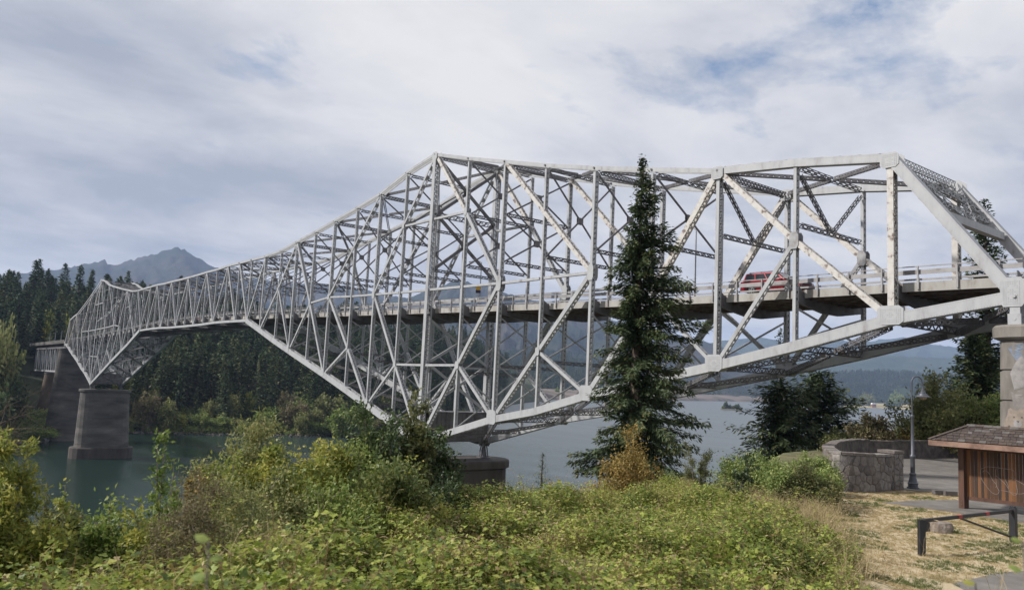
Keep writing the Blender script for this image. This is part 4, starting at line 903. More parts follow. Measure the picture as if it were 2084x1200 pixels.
big.rotation_euler = (0, 0, 0)
# --- firs behind the bridge on the right
def prof_w(u): return float(np.interp(u, [0, .1, .3, .5, .7, .85, 1], [3.8, 4.6, 4.7, 4.5, 3.9, 3.0, .9]))
for (px, yt, b, seed, sc, lab, yb) in ((1590, 775, 72, 11, .92, 'bushy dark fir under the bridge, the left one of two crowded together', 1010), (1668, 757, 75, 12, .95, 'bushy dark fir under the bridge, the right one of two crowded together', 1010)):
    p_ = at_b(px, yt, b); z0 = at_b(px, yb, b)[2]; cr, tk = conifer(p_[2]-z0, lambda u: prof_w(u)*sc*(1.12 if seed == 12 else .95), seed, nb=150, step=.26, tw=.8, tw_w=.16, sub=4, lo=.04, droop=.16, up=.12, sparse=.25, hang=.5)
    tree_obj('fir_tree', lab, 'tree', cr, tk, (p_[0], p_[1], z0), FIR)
for (px, yt, b, seed, sc, lab, yb, nb_) in ((2004, 408, 69, 21, 1.0, 'tall pointed fir showing above the bridge railing at the right edge', 960, 120), (1985, 660, 67, 22, .95, 'broad dark fir below the deck beside the end pier', 960, 110), (2075, 560, 70, 23, .9, 'dark fir behind the end pier at the right edge', 960, 80)):
    p_ = at_b(px, yt, b); z0 = at_b(px, yb, b)[2]
    pr = (lambda u: float(np.interp(u, [0, .3, .5, .65, .8, .9, 1], [3.4, 3.3, 2.6, 2.1, 1.7, 1.0, .1]))*sc)
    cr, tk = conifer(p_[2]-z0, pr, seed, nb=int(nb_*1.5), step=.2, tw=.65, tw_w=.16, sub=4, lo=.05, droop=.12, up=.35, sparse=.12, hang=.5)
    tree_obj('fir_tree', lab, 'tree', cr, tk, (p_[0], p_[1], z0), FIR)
p_ = at_b(1105, 922, 24); z0 = p_[2]-2.0; cr, tk = conifer(2.0, lambda u: .52*(1-u)**.8+.04, 31, nb=60, step=.05, tw=.11, tw_w=.028, sub=3, lo=.15, droop=.1, up=.3)
tree_obj('fir_sapling', 'small fir sapling standing alone above the brambles against the river', 'sapling', cr, tk, (p_[0], p_[1], z0), FIR)
p_ = at_b(1588, 672, 88); z0 = p_[2]-22; cr, tk = conifer(22, lambda u: 2.2*(1-u)**.8+.2, 32, nb=80, step=.3, tw=.7, tw_w=.16, sub=3, lo=.3)
tree_obj('fir_tree', 'slender fir top showing through the truss above the lower chord', 'tree', cr, tk, (p_[0], p_[1], z0), FIR)

# --- shrubs and small trees on the near bank
sh = shrub_at
sh('dark_shrub', 'tall dark green leafy shrub in front of the near tower foot', 'shrub', 795, 16, 752, None, 190, G_DARKF, 41, leaves=5600, stems=18, ls=.085, lw=.5, up=.9, clump=.3)
sh('dark_shrub', 'dark leafy shrub leaning in front of the brown pier', 'shrub', 893, 16.5, 872, None, 150, G_DARKF, 42, leaves=4600, stems=16, ls=.085, lw=.5, up=.7)
sh('dark_shrub', 'thin upright dark sapling crossing the lower chord of the bridge', 'shrub', 850, 16.2, 785, None, 120, G_OLIVE, 43, leaves=4500, stems=13, ls=.08, up=1.0)
sh('willow_bush', 'rounded grey green willow bush standing against the river left of centre', 'bush', 512, 14, 838, None, 170, G_OLIVEF, 44, leaves=15000, stems=26, ls=.075, lw=.35, clump=.34, up=.9)
sh('leafy_shrub', 'yellow green shrub with scattered gold leaves left of the dark shrub', 'shrub', 700, 15, 905, None, 210, G_YEL, 45, leaves=9500, stems=18, ls=.075, lw=.6, up=.7)
sh('leafy_shrub', 'tangled yellowing shrub right of the willow bush', 'shrub', 610, 13.5, 925, None, 200, G_YEL, 46, leaves=8500, stems=16, ls=.065, lw=.6, up=.6)
sh('leafy_shrub', 'green and gold shrub spreading under the tall dark shrub', 'shrub', 770, 13.5, 925, None, 260, G_MID, 47, leaves=9500, stems=18, ls=.07, lw=.6, up=.5)
sh('young_sapling', 'bright green sapling rising above the brown twiggy bush', 'sapling', 348, 10.5, 872, None, 105, G_BRIGHT, 48, leaves=1700, stems=9, ls=.06, lw=.5, up=1.0)
sh('young_sapling', 'thin sapling tipped with yellow leaves right of the bright green one', 'sapling', 405, 11.5, 880, None, 60, G_AUT, 49, leaves=700, stems=5, ls=.06, lw=.5, up=1.2, shape='col')
sh('leafy_shrub', 'low bright yellow green shrub between the willow bush and the tangled one', 'shrub', 565, 12.5, 925, None, 180, G_YEL, 86, leaves=8000, stems=16, ls=.06, lw=.6, up=.5)
sh('green_thicket', 'wide green thicket under the two bushy firs', 'bush', 1560, 31.5, 950, None, 220, G_MIDF, 87, leaves=12000, clump=.22, stems=15, ls=.08, lw=.6, up=.5)
sh('green_thicket', 'tall green thicket touching the left end of the stone wall', 'bush', 1655, 33, 938, None, 110, G_MIDF, 88, leaves=7000, clump=.22, stems=11, ls=.08, lw=.6, up=.5)
sh('twiggy_bush', 'brown twiggy bush with tiny leaves in the left foreground', 'bush', 400, 8.6, 968, None, 200, G_BROWN, 50, leaves=15000, stems=40, ls=.032, lw=.4, up=.9, stemr=.0045)
sh('twiggy_bush', 'olive twiggy bush spreading right of the brown one', 'bush', 480, 9.5, 1000, None, 190, G_OLIVEF, 51, leaves=12000, stems=34, ls=.036, lw=.4, up=.9, stemr=.0045)
sh('goldenrod_bush', 'tall yellow green bush at the left edge of the foreground', 'bush', 20, 8.0, 888, None, 165, G_YEL, 52, leaves=12000, stems=26, ls=.055, lw=.28, up=1.0, stemr=.006)
sh('young_sapling', 'small pale green sapling against the water at the far left', 'sapling', 148, 10.5, 968, None, 90, G_YEL, 53, leaves=1500, stems=8, ls=.055, lw=.5, up=.8)
sh('leafy_shrub', 'thin rambling shrub right of the small pale sapling', 'shrub', 255, 11, 1000, None, 130, G_OLIVE, 54, leaves=1900, stems=11, ls=.055, lw=.5, up=.6)
sh('leafy_shrub', 'brownish shrub between the small sapling and the golden bush', 'shrub', 100, 9.0, 1020, None, 150, G_OLIVE, 55, leaves=4000, stems=14, ls=.05, lw=.5, up=.6)
sh('autumn_shrub', 'orange and yellow shrub at the foot of the tall fir', 'shrub', 1290, 30, 905, None, 165, G_AUT, 56, leaves=9000, stems=20, ls=.085, lw=.6, up=.8, stemr=.012)
sh('autumn_shrub', 'low reddish brown shrub left of the orange shrub under the fir', 'shrub', 1235, 29, 945, None, 110, G_AUT, 57, leaves=3200, stems=12, ls=.08, lw=.6, up=.6)
sh('pale_shrub', 'pale upright feathery shrub right of the tall fir', 'shrub', 1425, 28, 905, None, 60, G_OLIVE, 58, leaves=3200, stems=9, ls=.06, lw=.3, up=1.4, shape='col')
sh('pale_shrub', 'low reddish seeding shrub beside the pale feathery one', 'shrub', 1400, 26, 968, None, 60, G_RUST, 59, leaves=1500, stems=10, ls=.05, lw=.4, up=1.0)
sh('spiky_shrub', 'dark sprawling shrub with leafy arching stems before the river', 'shrub', 1490, 27, 925, None, 95, G_DARK, 60, leaves=1500, stems=8, ls=.075, lw=.55, up=.5, clump=.1, lean=(.12, .12))
sh('green_thicket', 'green thicket left of the curved stone wall', 'bush', 1600, 30, 952, None, 190, G_MIDF, 61, leaves=12000, clump=.22, stems=15, ls=.08, lw=.6, up=.5)
sh('green_thicket', 'low olive thicket against the stone wall', 'bush', 1650, 28.5, 965, None, 120, G_OLIVE, 62, leaves=7000, stems=16, ls=.075, lw=.6, up=.5)
sh('green_thicket', 'yellow green thicket in front of the bushy firs', 'bush', 1540, 33, 950, None, 140, G_MID, 63, leaves=7000, clump=.22, stems=11, ls=.08, lw=.6, up=.5)
sh('brown_shrub', 'brown leaved shrub behind the curved wall', 'shrub', 1770, 60, 838, 935, 100, G_BROWN, 64, leaves=5000, stems=18, ls=.17, lw=.6, stemr=.03)
sh('brown_shrub', 'reddish brown shrub behind the lamp post', 'shrub', 1845, 61, 850, 935, 110, G_RUST, 65, leaves=6000, stems=18, ls=.15, lw=.6, stemr=.03)
sh('olive_tree_bush', 'large olive green bush behind the street lamp', 'bush', 1905, 60, 775, 940, 160, G_OLIVEF, 66, leaves=12000, stems=26, ls=.20, lw=.6, stemr=.04)
sh('olive_tree_bush', 'large yellowing bush between the lamp and the end pier', 'bush', 1995, 59.5, 778, 940, 160, G_MIDF, 67, leaves=12000, stems=26, ls=.19, lw=.6, stemr=.04)
sh('brown_shrub', 'low greenish brown shrub behind the left end of the wall', 'shrub', 1715, 58, 875, 940, 90, G_OLIVE, 68, leaves=4500, stems=14, ls=.15, lw=.6, stemr=.03)
for k_, (px_, b_k, yt_, w_k, mt_k, lab_) in enumerate((
    (470, 12.5, 935, 170, G_YEL, 'loose yellow green shrub just left of the willow bush'), (555, 14.5, 885, 120, G_MIDF, 'upright green shrub right of the willow bush'), (660, 14.0, 930, 170, G_YEL, 'loose yellow green shrub in the middle of the tangled bank'),
    (745, 14.5, 925, 170, G_BRIGHT, 'bright green shrub at the foot of the dark shrub'), (830, 13.5, 965, 190, G_YEL, 'yellowing shrub in front of the dark leaning shrub'), (690, 12.0, 960, 220, G_BRIGHT, 'wide bright shrub low in the middle of the tangled bank'),
    (560, 11.0, 985, 210, G_OLIVEF, 'wide olive shrub right of the twiggy bushes'), (905, 15.0, 965, 110, G_DARK, 'dark shrub hiding the left side of the brown pier'), (230, 9.5, 1035, 190, G_BRIGHT, 'low bright leafy shrub under the pale sapling'),
    (95, 8.0, 1055, 170, G_YEL, 'low yellow green shrub right of the tall golden bush'), (330, 9.2, 985, 120, G_YEL, 'yellow green shrub left of the brown twiggy bush'))):
    sh('leafy_shrub', lab_, 'shrub', px_, b_k, yt_, None, w_k, mt_k, 900+k_, leaves=int(30*w_k), stems=16, ls=.05, lw=.6, up=.7, clump=.38)
# bare branches at the left edge
rg = np.random.default_rng(71); mb = MB(); pb = at_b(-30, 885, 22)
for k in range(34):
    e = at_b(rg.uniform(0, 100), rg.uniform(805, 930), 22+rg.uniform(-1, 1)); mid = (pb+e)/2+rg.normal(size=3)*.15; mb.tube([pb+rg.normal(size=3)*.1, mid, e], [.012, .008, .003], 3)
    for q in range(3): mb.tube([mid+(e-mid)*rg.random(), e+rg.normal(size=3)*.35], [.005, .002], 3)
bt = mb.build('bare_shrub', BARK, None, origin=pb); bt.location = pb; tag(bt, 'tangle of bare grey branches at the left edge in front of the far pier', 'bush')

# ------------------------------------------------------------------ far forest: 300 single conifers and the rest as one mass
protos = []
for k in range(7):
    H = 1.0; w = [.17, .15, .20, .13, .18, .16, .22][k]
    cr, tk = conifer(28.0, lambda u, w=w: 28*w*.9*((1-u)**.95)*(1 if u > .2 else .8)+.15, 100+k, nb=110, step=1.0, tw=2.0, tw_w=.62, sub=2, lo=.1, droop=.22, up=.1, sparse=.1)
    protos.append((cr, tk))
proto_cr = []; proto_tk = []
def meshify(mb, name, mt_):
    o = mb.build(name, mt_); me = o.data; bpy.data.objects.remove(o); return me
for cr, tk in protos: proto_cr.append(meshify(cr, 'crown', FIR_F)); proto_tk.append(meshify(tk, 'trunk', BARK))
lcrown = []
for k, mt_ in enumerate((G_MIDF, G_OLIVEF, G_BRIGHT, G_YEL, G_BROWN, G_DARKF)):
    cr, tk = shrub(10, 5.0, 200+k, stems=20, leaves=2600, ls=1.0, lw=.7, zlo=.08, clump=.34, stemr=.12, up=.3)
    lcrown.append((meshify(cr, 'crown', mt_), meshify(tk, 'trunk', BARK_G)))
def far_tree(name, label, cat, group, meshes, p, s, sz=None, rz=0.0):
    t = bpy.data.objects.new(name, None); COL.objects.link(t); t.location = tuple(p); t.rotation_euler = (0, 0, rz); t.scale = (s, s, sz or s); tag(t, label, cat, group)
    for nm, me in zip(('crown', 'trunk'), meshes):
        if me is None: continue
        o = bpy.data.objects.new(nm, me); COL.objects.link(o); o.parent = t
    return t
rg = np.random.default_rng(301)
n = 4000; xs = rg.uniform(-520, 1040, n); us = rg.random(n)**.8*1.05+.075
keep = rg.random(n) < np.clip((l1_ridge(xs)-shore_b(xs))/260, .25, 1.0)*np.clip(shore_b(xs)/420, .4, 1)
xs, us = xs[keep], us[keep]; bs = shore_b(xs)+us*(l1_ridge(xs)-shore_b(xs)); zs = l1_z(xs, bs); P = place(xs, bs, zs-.5); H = rg.uniform(.72, 1.35, len(xs))*np.where(rg.random(len(xs)) < .06, 1.25, 1)
H *= np.interp(us, [.05, .15, 1], [.62, .9, 1.0])
_k = ~((xs > 40)&(xs < 142)&(bs < 400))&~((P[:, 0] < -340)&(P[:, 0] > -450)&(abs(P[:, 1]-4.8) < 13)); xs, us, bs, P, H = xs[_k], us[_k], bs[_k], P[_k], H[_k]
vis = (xs > -20)&(us < .98); size = np.where(vis, H/bs*np.interp(us, [0, .1, .5, 1], [1, 1, .85, .9]), 0); order = np.argsort(-size)[:300]; sel = np.zeros(len(xs), bool); sel[order] = True
for k in np.where(sel)[0]:
    j = int(rg.integers(0, 7)); far_tree('conifer', 'dark green conifer standing in the dense forest on the far hillside', 'tree', 'conifers of the far hillside forest', (proto_cr[j], proto_tk[j]), P[k], float(H[k]), rz=rg.uniform(0, 6.28))
def gn_scatter(name, P, S, R_, IDX, meshes, kind='stuff', label=None, cat=None):
    """ONE object of uncountable growth: instances of several meshes on a point cloud"""
    me = bpy.data.meshes.new(name); me.vertices.add(len(P)); me.vertices.foreach_set('co', np.asarray(P, np.float32).ravel())
    for nm, ty, arr in (('sc', 'FLOAT', S), ('rz', 'FLOAT_VECTOR', R_), ('ix', 'INT', IDX)):
        a = me.attributes.new(nm, ty, 'POINT'); key = 'vector' if ty == 'FLOAT_VECTOR' else 'value'; a.data.foreach_set(key, np.asarray(arr, np.int32 if ty == 'INT' else np.float32).ravel())
    o = bpy.data.objects.new(name, me); COL.objects.link(o)
    src = bpy.data.collections.new(name+'_kinds')
    for k, m_ in enumerate(meshes): oo = bpy.data.objects.new('%s_kind_%02d' % (name, k), m_); src.objects.link(oo)
    ng = bpy.data.node_groups.new(name, 'GeometryNodeTree'); ng.interface.new_socket('Geometry', in_out='INPUT', socket_type='NodeSocketGeometry'); ng.interface.new_socket('Geometry', in_out='OUTPUT', socket_type='NodeSocketGeometry')
    gi = ng.nodes.new('NodeGroupInput'); go = ng.nodes.new('NodeGroupOutput'); ip = ng.nodes.new('GeometryNodeInstanceOnPoints'); ci = ng.nodes.new('GeometryNodeCollectionInfo')
    ci.inputs['Collection'].default_value = src; ci.inputs['Separate Children'].default_value = True; ci.inputs['Reset Children'].default_value = True
    def at(nm, ty):
        n_ = ng.nodes.new('GeometryNodeInputNamedAttribute'); n_.data_type = ty; n_.inputs['Name'].default_value = nm; return n_.outputs['Attribute']
    ng.links.new(gi.outputs[0], ip.inputs['Points']); ng.links.new(ci.outputs[0], ip.inputs['Instance']); ip.inputs['Pick Instance'].default_value = True
    ng.links.new(at('ix', 'INT'), ip.inputs['Instance Index']); ng.links.new(at('sc', 'FLOAT'), ip.inputs['Scale'])
    er = ng.nodes.new('FunctionNodeEulerToRotation'); ng.links.new(at('rz', 'FLOAT_VECTOR'), er.inputs[0]); ng.links.new(er.outputs[0], ip.inputs['Rotation'])
    ng.links.new(ip.outputs[0], go.inputs[0]); md = o.modifiers.new('scatter', 'NODES'); md.node_group = ng
    tag(o, label, cat, None, kind); return o
def rotz(n, rg, tilt=0.0): return np.stack([rg.normal(size=n)*tilt, rg.normal(size=n)*tilt, rg.uniform(0, 6.28, n)], 1)
m_ = ~sel; gn_scatter('far_forest', P[m_], H[m_], rotz(m_.sum(), rg), rg.integers(0, 7, m_.sum()), proto_cr, label='rest of the dense conifer forest covering the far hillside', cat='forest')
# far forest on the low hills, tiny trees
farproto = []
for k in range(4):
    cr, tk = conifer(26.0, lambda u: 4.2*((1-u)**.8)+.4, 150+k, nb=26, step=2.4, tw=4.6, tw_w=1.9, sub=2, lo=.05, droop=.18, up=.1)
    farproto.append(meshify(cr, 'crown', FIR_F))
n = 16000; xs = rg.uniform(925, 2350, n); us = rg.uniform(.07, 1.02, n)**1.0
dens = fbm(xs*.02, us*6, 4, 77); kp = dens > .36; xs, us = xs[kp], us[kp]
fb = np.interp(xs, LOWX, LOWF); bs = fb+us*(LOWB-fb); zs = low_z(xs, us)
gn_scatter('far_hill_forest', place(xs, bs, zs-1), rg.uniform(.6, 1.15, len(xs)), rotz(len(xs), rg), rg.integers(0, 4, len(xs)), farproto, label='hazy conifer forest on the low hills beyond the river', cat='forest')
# lighter broadleaf trees and bushes along the far shore
def ft(px, b, ytop, wpx, k, label, group=None, cat='tree', name='broadleaf_tree', zb=None):
    z0 = float(l1_z(np.array(px, float), np.array(b, float))) if zb is None else zb
    t_ = at_b(px, ytop, b); h = 1.12*max(1.5, t_[2]-z0); w = wpx/FPX*b
    t = far_tree(name, label, cat, group, lcrown[k], (t_[0], t_[1], z0-.3), w/10.5, h/10.0, rz=rng.uniform(0, 6.28)); return t
GRP = 'broadleaf trees and bushes along the far shore'
ft(718, 402, 826, 84, 2, 'bright green rounded tree on the far shore just left of the near tower foot')
ft(700, 398, 850, 40, 2, 'small bright green bush left of the bright rounded tree')
ft(640, 404, 832, 44, 1, 'olive tree on the far shore with a pale crown left of the bright rounded tree')
ft(600, 400, 818, 56, 4, 'brownish olive tree on the far shore behind two green bushes')
ft(573, 402, 826, 48, 5, 'dark green rounded tree on the far shore near the willow bush')
ft(612, 394, 838, 40, 1, 'pale green bush in front of the brownish tree')
ft(545, 398, 828, 44, 2, 'green rounded tree left of the dark one on the far shore')
ft(340, 372, 815, 44, 1, 'olive bush on the far shore right of the mid river pier')
ft(410, 380, 838, 34, 0, 'small round green bush alone on the far bank')
ft(372, 376, 842, 22, 3, 'small yellow bush on the far bank beside the round green one')
ft(300, 368, 800, 50, 4, 'brown green tree just right of the mid river pier')
ft(455, 386, 845, 32, 0, 'low green bush left of the willow on the far bank')
ft(2, 296, 680, 80, 1, 'large olive tree at the left edge above the shore')
ft(22, 310, 665, 52, 1, 'yellowing crown above the large olive tree at the left edge')
ft(118, 425, 640, 60, 3, 'yellow green tree behind the end of the approach span')
ft(150, 440, 655, 50, 3, 'pale yellow green tree between the forest and the far tower')
ft(26, 300, 770, 60, 5, 'dark tree under the approach span at the left')
ft(-20, 285, 790, 110, 5, 'dark rounded tree at the left edge near the waterline')
rg = np.random.default_rng(411)
for k in range(58):
    px = rg.uniform(265, 860) if k < 50 else rg.uniform(-60, 90); s = shore_b(px)
    ft(px, s+rg.uniform(3, 22), hor(px)+ (FPX*(-(WZ)+CAM[2])/s)-rg.uniform(16, 34), rg.uniform(26, 60), int(rg.choice([0, 0, 1, 1, 5, 4, 2])), 'low leafy bush on the far shoreline between the forest and the water', GRP, 'bush', 'shore_bush')
for k in range(30):
    px = rg.uniform(270, 1000); u = rg.uniform(.06, .3); s = shore_b(px); b = s+u*(l1_ridge(px)-s); z = float(l1_z(np.array(px), np.array(b)))
    h = rg.uniform(10, 19); j = int(rg.choice([1, 1, 0, 4, 3])); far_tree('broadleaf_tree', 'olive or browning broadleaf tree mixed in with the far shore conifers', 'tree', 'broadleaf trees mixed into the far forest', lcrown[j], place(px, b, z), h/14, h/10, rz=rg.uniform(0, 6.28))
# right hand far shore
for (px, b, yt, w, k, lab) in ((1762, 2760, 802, 32, 1, 'pale rounded tree behind the small shed on the far right shore'), (1825, 2800, 800, 28, 0, 'tall rounded green tree right of the small shed on the far shore'), (1735, 2740, 812, 40, 5, 'dark bush left of the small shed on the far shore'), (1812, 2700, 818, 26, 5, 'dark low bush at the water right of the small shed'), (1712, 2720, 808, 40, 1, 'olive trees at the left end of the far right shore'), (1695, 2720, 806, 40, 5, 'dark tree beside the bushy firs on the far right shore')):
    ft(px, b, yt, w, k, lab, zb=WZ+2)
rg = np.random.default_rng(433)
for k in range(40):
    px = rg.choice([rg.uniform(1120, 1560), rg.uniform(1690, 2100)]); b = float(np.interp(px, LOWX, LOWF))+rg.uniform(30, 260)*(1 if px > 1400 else .5)
    far_tree('broadleaf_tree', 'small hazy tree on the distant bank across the river', 'tree', 'small trees on the distant bank', lcrown[int(rg.choice([0, 1, 1, 5]))], place(px, b, WZ+4), rg.uniform(1.2, 2.6), rg.uniform(1.2, 2.0), rz=rg.uniform(0, 6))
# island
mb = MB(); pi = at_z(1487, 834, WZ); isl = []
n = 20; an = np.arange(n)/n*6.283; rr = 20+3*np.sin(an*3)
V = [(pi[0], pi[1], WZ+2.6)]+[(pi[0]+math.cos(a)*r*.55*1.2*R2[0]-math.sin(a)*r*.5*F2[0]+math.cos(a)*r*.4*R2[0], pi[1]+math.cos(a)*r*R2[1]-math.sin(a)*r*.5*F2[1], WZ+1.6) for a, r in zip(an, rr*.8)]+[(pi[0]+math.cos(a)*r*R2[0]-math.sin(a)*r*.6*F2[0], pi[1]+math.cos(a)*r*R2[1]-math.sin(a)*r*.6*F2[1], WZ-.6) for a, r in zip(an, rr)]
mb.add(V, [(1+k, 1+(k+1) % n, 1+n+(k+1) % n, 1+n+k) for k in range(n)], [(0, 1+(k+1) % n, 1+k) for k in range(n)])
o = mb.build('rocky_islet', mat('islet_rock', (.10, .09, .06), .9, vary=.4, scale=.3), smooth=True); tag(o, None, None, kind='structure')
for (dx, h, w, k) in ((-9, 15, 8, 5), (-3, 9, 9, 5), (3, 7, 9, 1), (11, 11, 11, 5), (-13, 6, 7, 0), (17, 4, 9, 1)):
    p_ = pi+np.array([R2[0]*dx, R2[1]*dx, 0]); far_tree('island_tree', 'dark tree growing on the tiny islet in the river', 'tree', 'trees on the tiny river islet', lcrown[k], (p_[0], p_[1], WZ+1.2), w/10, h/10)

# rocks and low growth along the far waterline
rg = np.random.default_rng(501); mb = MB()
n = 420; xs = rg.uniform(-60, 900, n); bs = shore_b(xs)-rg.uniform(-1, 5, n); P_ = place(xs, bs, WZ+rg.uniform(-.3, .5, n)); s_ = rg.uniform(.4, 1.2, n)
dirs = np.array([(1, 0, 0), (0, 1, 0), (-1, 0, 0), (0, -1, 0), (0, 0, 1), (0, 0, -1)], float); tri = np.array([(0, 1, 4), (1, 2, 4), (2, 3, 4), (3, 0, 4), (1, 0, 5), (2, 1, 5), (3, 2, 5), (0, 3, 5)])
V = P_[:, None, :]+dirs[None]*s_[:, None, None]*rg.uniform(.6, 1.2, (n, 6, 1)); mb.add(V.reshape(-1, 3), None, (tri[None]+np.arange(n)[:, None, None]*6).reshape(-1, 3))
o = mb.build('shore_rocks', mat('shore_rock', (.08, .07, .06), .9, vary=.5, scale=.3)); tag(o, 'line of grey rocks along the far waterline', 'rocks', kind='stuff')
lowb = []
for k, mt_ in enumerate((G_MIDF, G_OLIVEF, G_BRIGHT)):
    cr, tk = shrub(2.6, 2.4, 520+k, stems=8, leaves=420, ls=.6, lw=.6, zlo=.0, twigs=0); lowb.append(meshify(cr, 'growth', mt_)) if cr.n else None
n = 1500; xs = rg.uniform(-200, 960, n); u = rg.random(n)**1.5; bs = shore_b(xs)+1+u*38; zs = l1_z(xs, bs)
gn_scatter('shore_growth', place(xs, bs, zs-.2), rg.uniform(.6, 1.3, n), rotz(n, rg), rg.integers(0, 3, n), lowb, label='belt of low green growth along the far shore', cat='undergrowth')

# ------------------------------------------------------------------ foreground brambles
def clump(seed, n=110, R=.34, ls=.058, tone0=.42):
    rg = np.random.default_rng(seed); mb = MB()
    for k in range(n//3):
        d = rdir(1, .7, rg)[0]; p = d*R*rg.uniform(.35, 1.0); p[2] *= .75
        # trifoliate leaf: three leaflets facing up and out
        out = unit(d+rg.normal(size=3)*.5); t0 = tone0+rg.normal()*.16
        if rg.random() < .07: t0 = rg.uniform(.80, 1.0)
        s = ls*rg.uniform(.7, 1.35)
        side = unit(np.cross(out, (0, 0, 1))+rg.normal(size=3)*.15); nrm = unit(np.array([0, 0, 1.0])+out*.5+rg.normal(size=3)*.35)
        fw = unit(np.cross(side, nrm)*-1); 
        if fw @ out < 0: fw = -fw
        side = np.cross(nrm, fw)
        B3 = np.stack([p, p, p]); D3 = np.stack([unit(fw), unit(fw*.35+side), unit(fw*.35-side)])
        S3 = np.cross(np.stack([nrm]*3), D3)
        mb.blades(B3, D3, S3, np.array([1, .85, .85])*s, np.array([.8, .7, .7])*s, np.clip(t0+rg.normal(size=3)*.04, 0, 1), .05)
    for k in range(5):
        a = rdir(1, .3, rg)[0]*R*.2; e = rdir(1, .6, rg)[0]*R; nn = unit(e-a)[None]; mb.blades(a[None], nn, perp(nn, rg), np.array([np.linalg.norm(e-a)]), np.array([.008]), .95)
    return mb
clumps = [meshify(clump(600+k, 250 if k % 2 else 200, .36, .046 if k % 3 else .036, [.36, .44, .50, .40, .56, .47][k % 6]), 'clump', BRAM) for k in range(10)]
clumps += [meshify(clump(620+k, 240, .40, .026, .60+.06*k), 'clump', BRAM) for k in range(2)]+[meshify(clump(630+k, 200, .36, .030, .80), 'clump', BRAM) for k in range(2)]
def canopy(a, b):
    g_ = gz(a, b, False); h = np.interp(b, [2, 4, 6, 12, 18, 24], [.55, .8, 1.05, 1.1, 1.2, 1.0])
    h = h-.42*sstep(-a, 2.5, 6)
    return g_+h+(fbm(a*.5, b*.5, 4, 31)-.5)*1.5+(fbm(a*1.6, b*1.6, 2, 33)-.5)*.35
rg = np.random.default_rng(611)
n = 30000; a_ = rg.uniform(-16, 13, n); b_ = rg.uniform(3.6, 30, n)
e_ = edge(a_)+1.5
rb = np.interp(b_, [3, 8, 12, 16, 19, 22, 26, 32], [1.4, 3.7, 5.7, 7.2, 7.7, 7.4, 7.8, 8.5])+(fbm(b_*.5, b_*0+3, 3, 5)-.5)*1.6
infr = (np.abs(a_) < b_*.72+1.2)
kp = (b_ < e_)&(a_ < rb)&infr&(rg.random(n) < np.clip(1.15-b_*.022, .4, 1))
a_, b_ = a_[kp], b_[kp]; lay = rg.random(len(a_)); z_ = canopy(a_, b_)-lay**2*.55-.28
fall = np.clip((rb[kp]-a_)/1.6, 0, 1); gg = gz(a_, b_, False); z_ = gg+(z_-gg)*(.25+.75*fall)
sp_ = fbm(a_*.8, b_*.8, 3, 55)+rg.normal(size=len(a_))*.05; ii = np.where(sp_ < .40, rg.integers(8, 12, len(a_)), np.where(sp_ > .68, rg.integers(12, 14, len(a_)), rg.integers(0, 8, len(a_))))
print('bramble clumps', len(a_))
gn_scatter('bramble_thicket', loc2w(a_, b_, z_), rg.uniform(.75, 1.25, len(a_)), rotz(len(a_), rg, .35), ii, clumps, label='sprawling thicket of green brambles filling the foreground', cat='brambles')
# seed heads, lawn tufts
def tuft(seed, n, h, spread, w, lean=.35, head=0.0):
    rg = np.random.default_rng(seed); mb = MB()
    for k in range(n):
        az = rg.uniform(0, 6.28); p = np.array([math.cos(az), math.sin(az), 0])*rg.uniform(0, spread); hh = h*rg.uniform(.5, 1.1); ld = rdir(1, 0, rg)[0]*lean*hh; ld[2] = 0
        m1 = p+ld*.35+[0, 0, hh*.55]; m2 = p+ld+[0, 0, hh*(.95 if rg.random() < .7 else .75)]; s = perp(unit(m2-p)[None], rg)[0]*w/2
        mb.add([p-s, p+s, m1+s*.8, m1-s*.8, m2+s*.25, m2-s*.25], [(0, 1, 2, 3), (3, 2, 4, 5)]); mb.tone.append(np.full(2, np.clip(rg.normal(.5, .22), 0, 1))); mb.hastone = True
        if rg.random() < head:
            d_ = unit(ld+[0, 0, -.1*hh]); D = d_[None]; mb.blades(m2[None], D, perp(D, rg), np.array([.09]), np.array([.014]), .6)
    return mb
tall = [meshify(tuft(700+k, 22, .85, .26, .008, .75, .35), 'tuft', STRAW) for k in range(4)]+[meshify(tuft(710+k, 30, .5, .25, .012, .8), 'tuft', GRASS) for k in range(2)]
n = 3600; a_ = rg.uniform(2.5, 13, n); b_ = rg.uniform(12, 34, n)
x_ = a_/b_*FPX+1042
lim_r = np.interp(b_, [12, 15, 20, 24, 28, 32, 36], [1770, 1775, 1755, 1700, 1690, 1690, 1700]); lim_l = np.interp(b_, [12, 15, 18, 22, 26, 30, 34], [1640, 1600, 1560, 1450, 1430, 1450, 1500])
kp = (rg.random(n) < np.interp(b_, [12, 18, 22], [.5, .6, 1]))&(x_ < lim_r+rg.normal(size=n)*14)&(x_ > lim_l+rg.normal(size=n)*22)&(b_ < edge(a_)); a_, b_ = a_[kp], b_[kp]
ix = np.where(rg.random(len(a_)) < .62, rg.integers(0, 4, len(a_)), rg.integers(4, 6, len(a_)))
gn_scatter('tall_dry_grass', loc2w(a_, b_, gz(a_, b_, False)), rg.uniform(.55, 1.15, len(a_)), rotz(len(a_), rg, .08), ix, tall, label='tall dry straw grass between the brambles and the lawn', cat='grass')
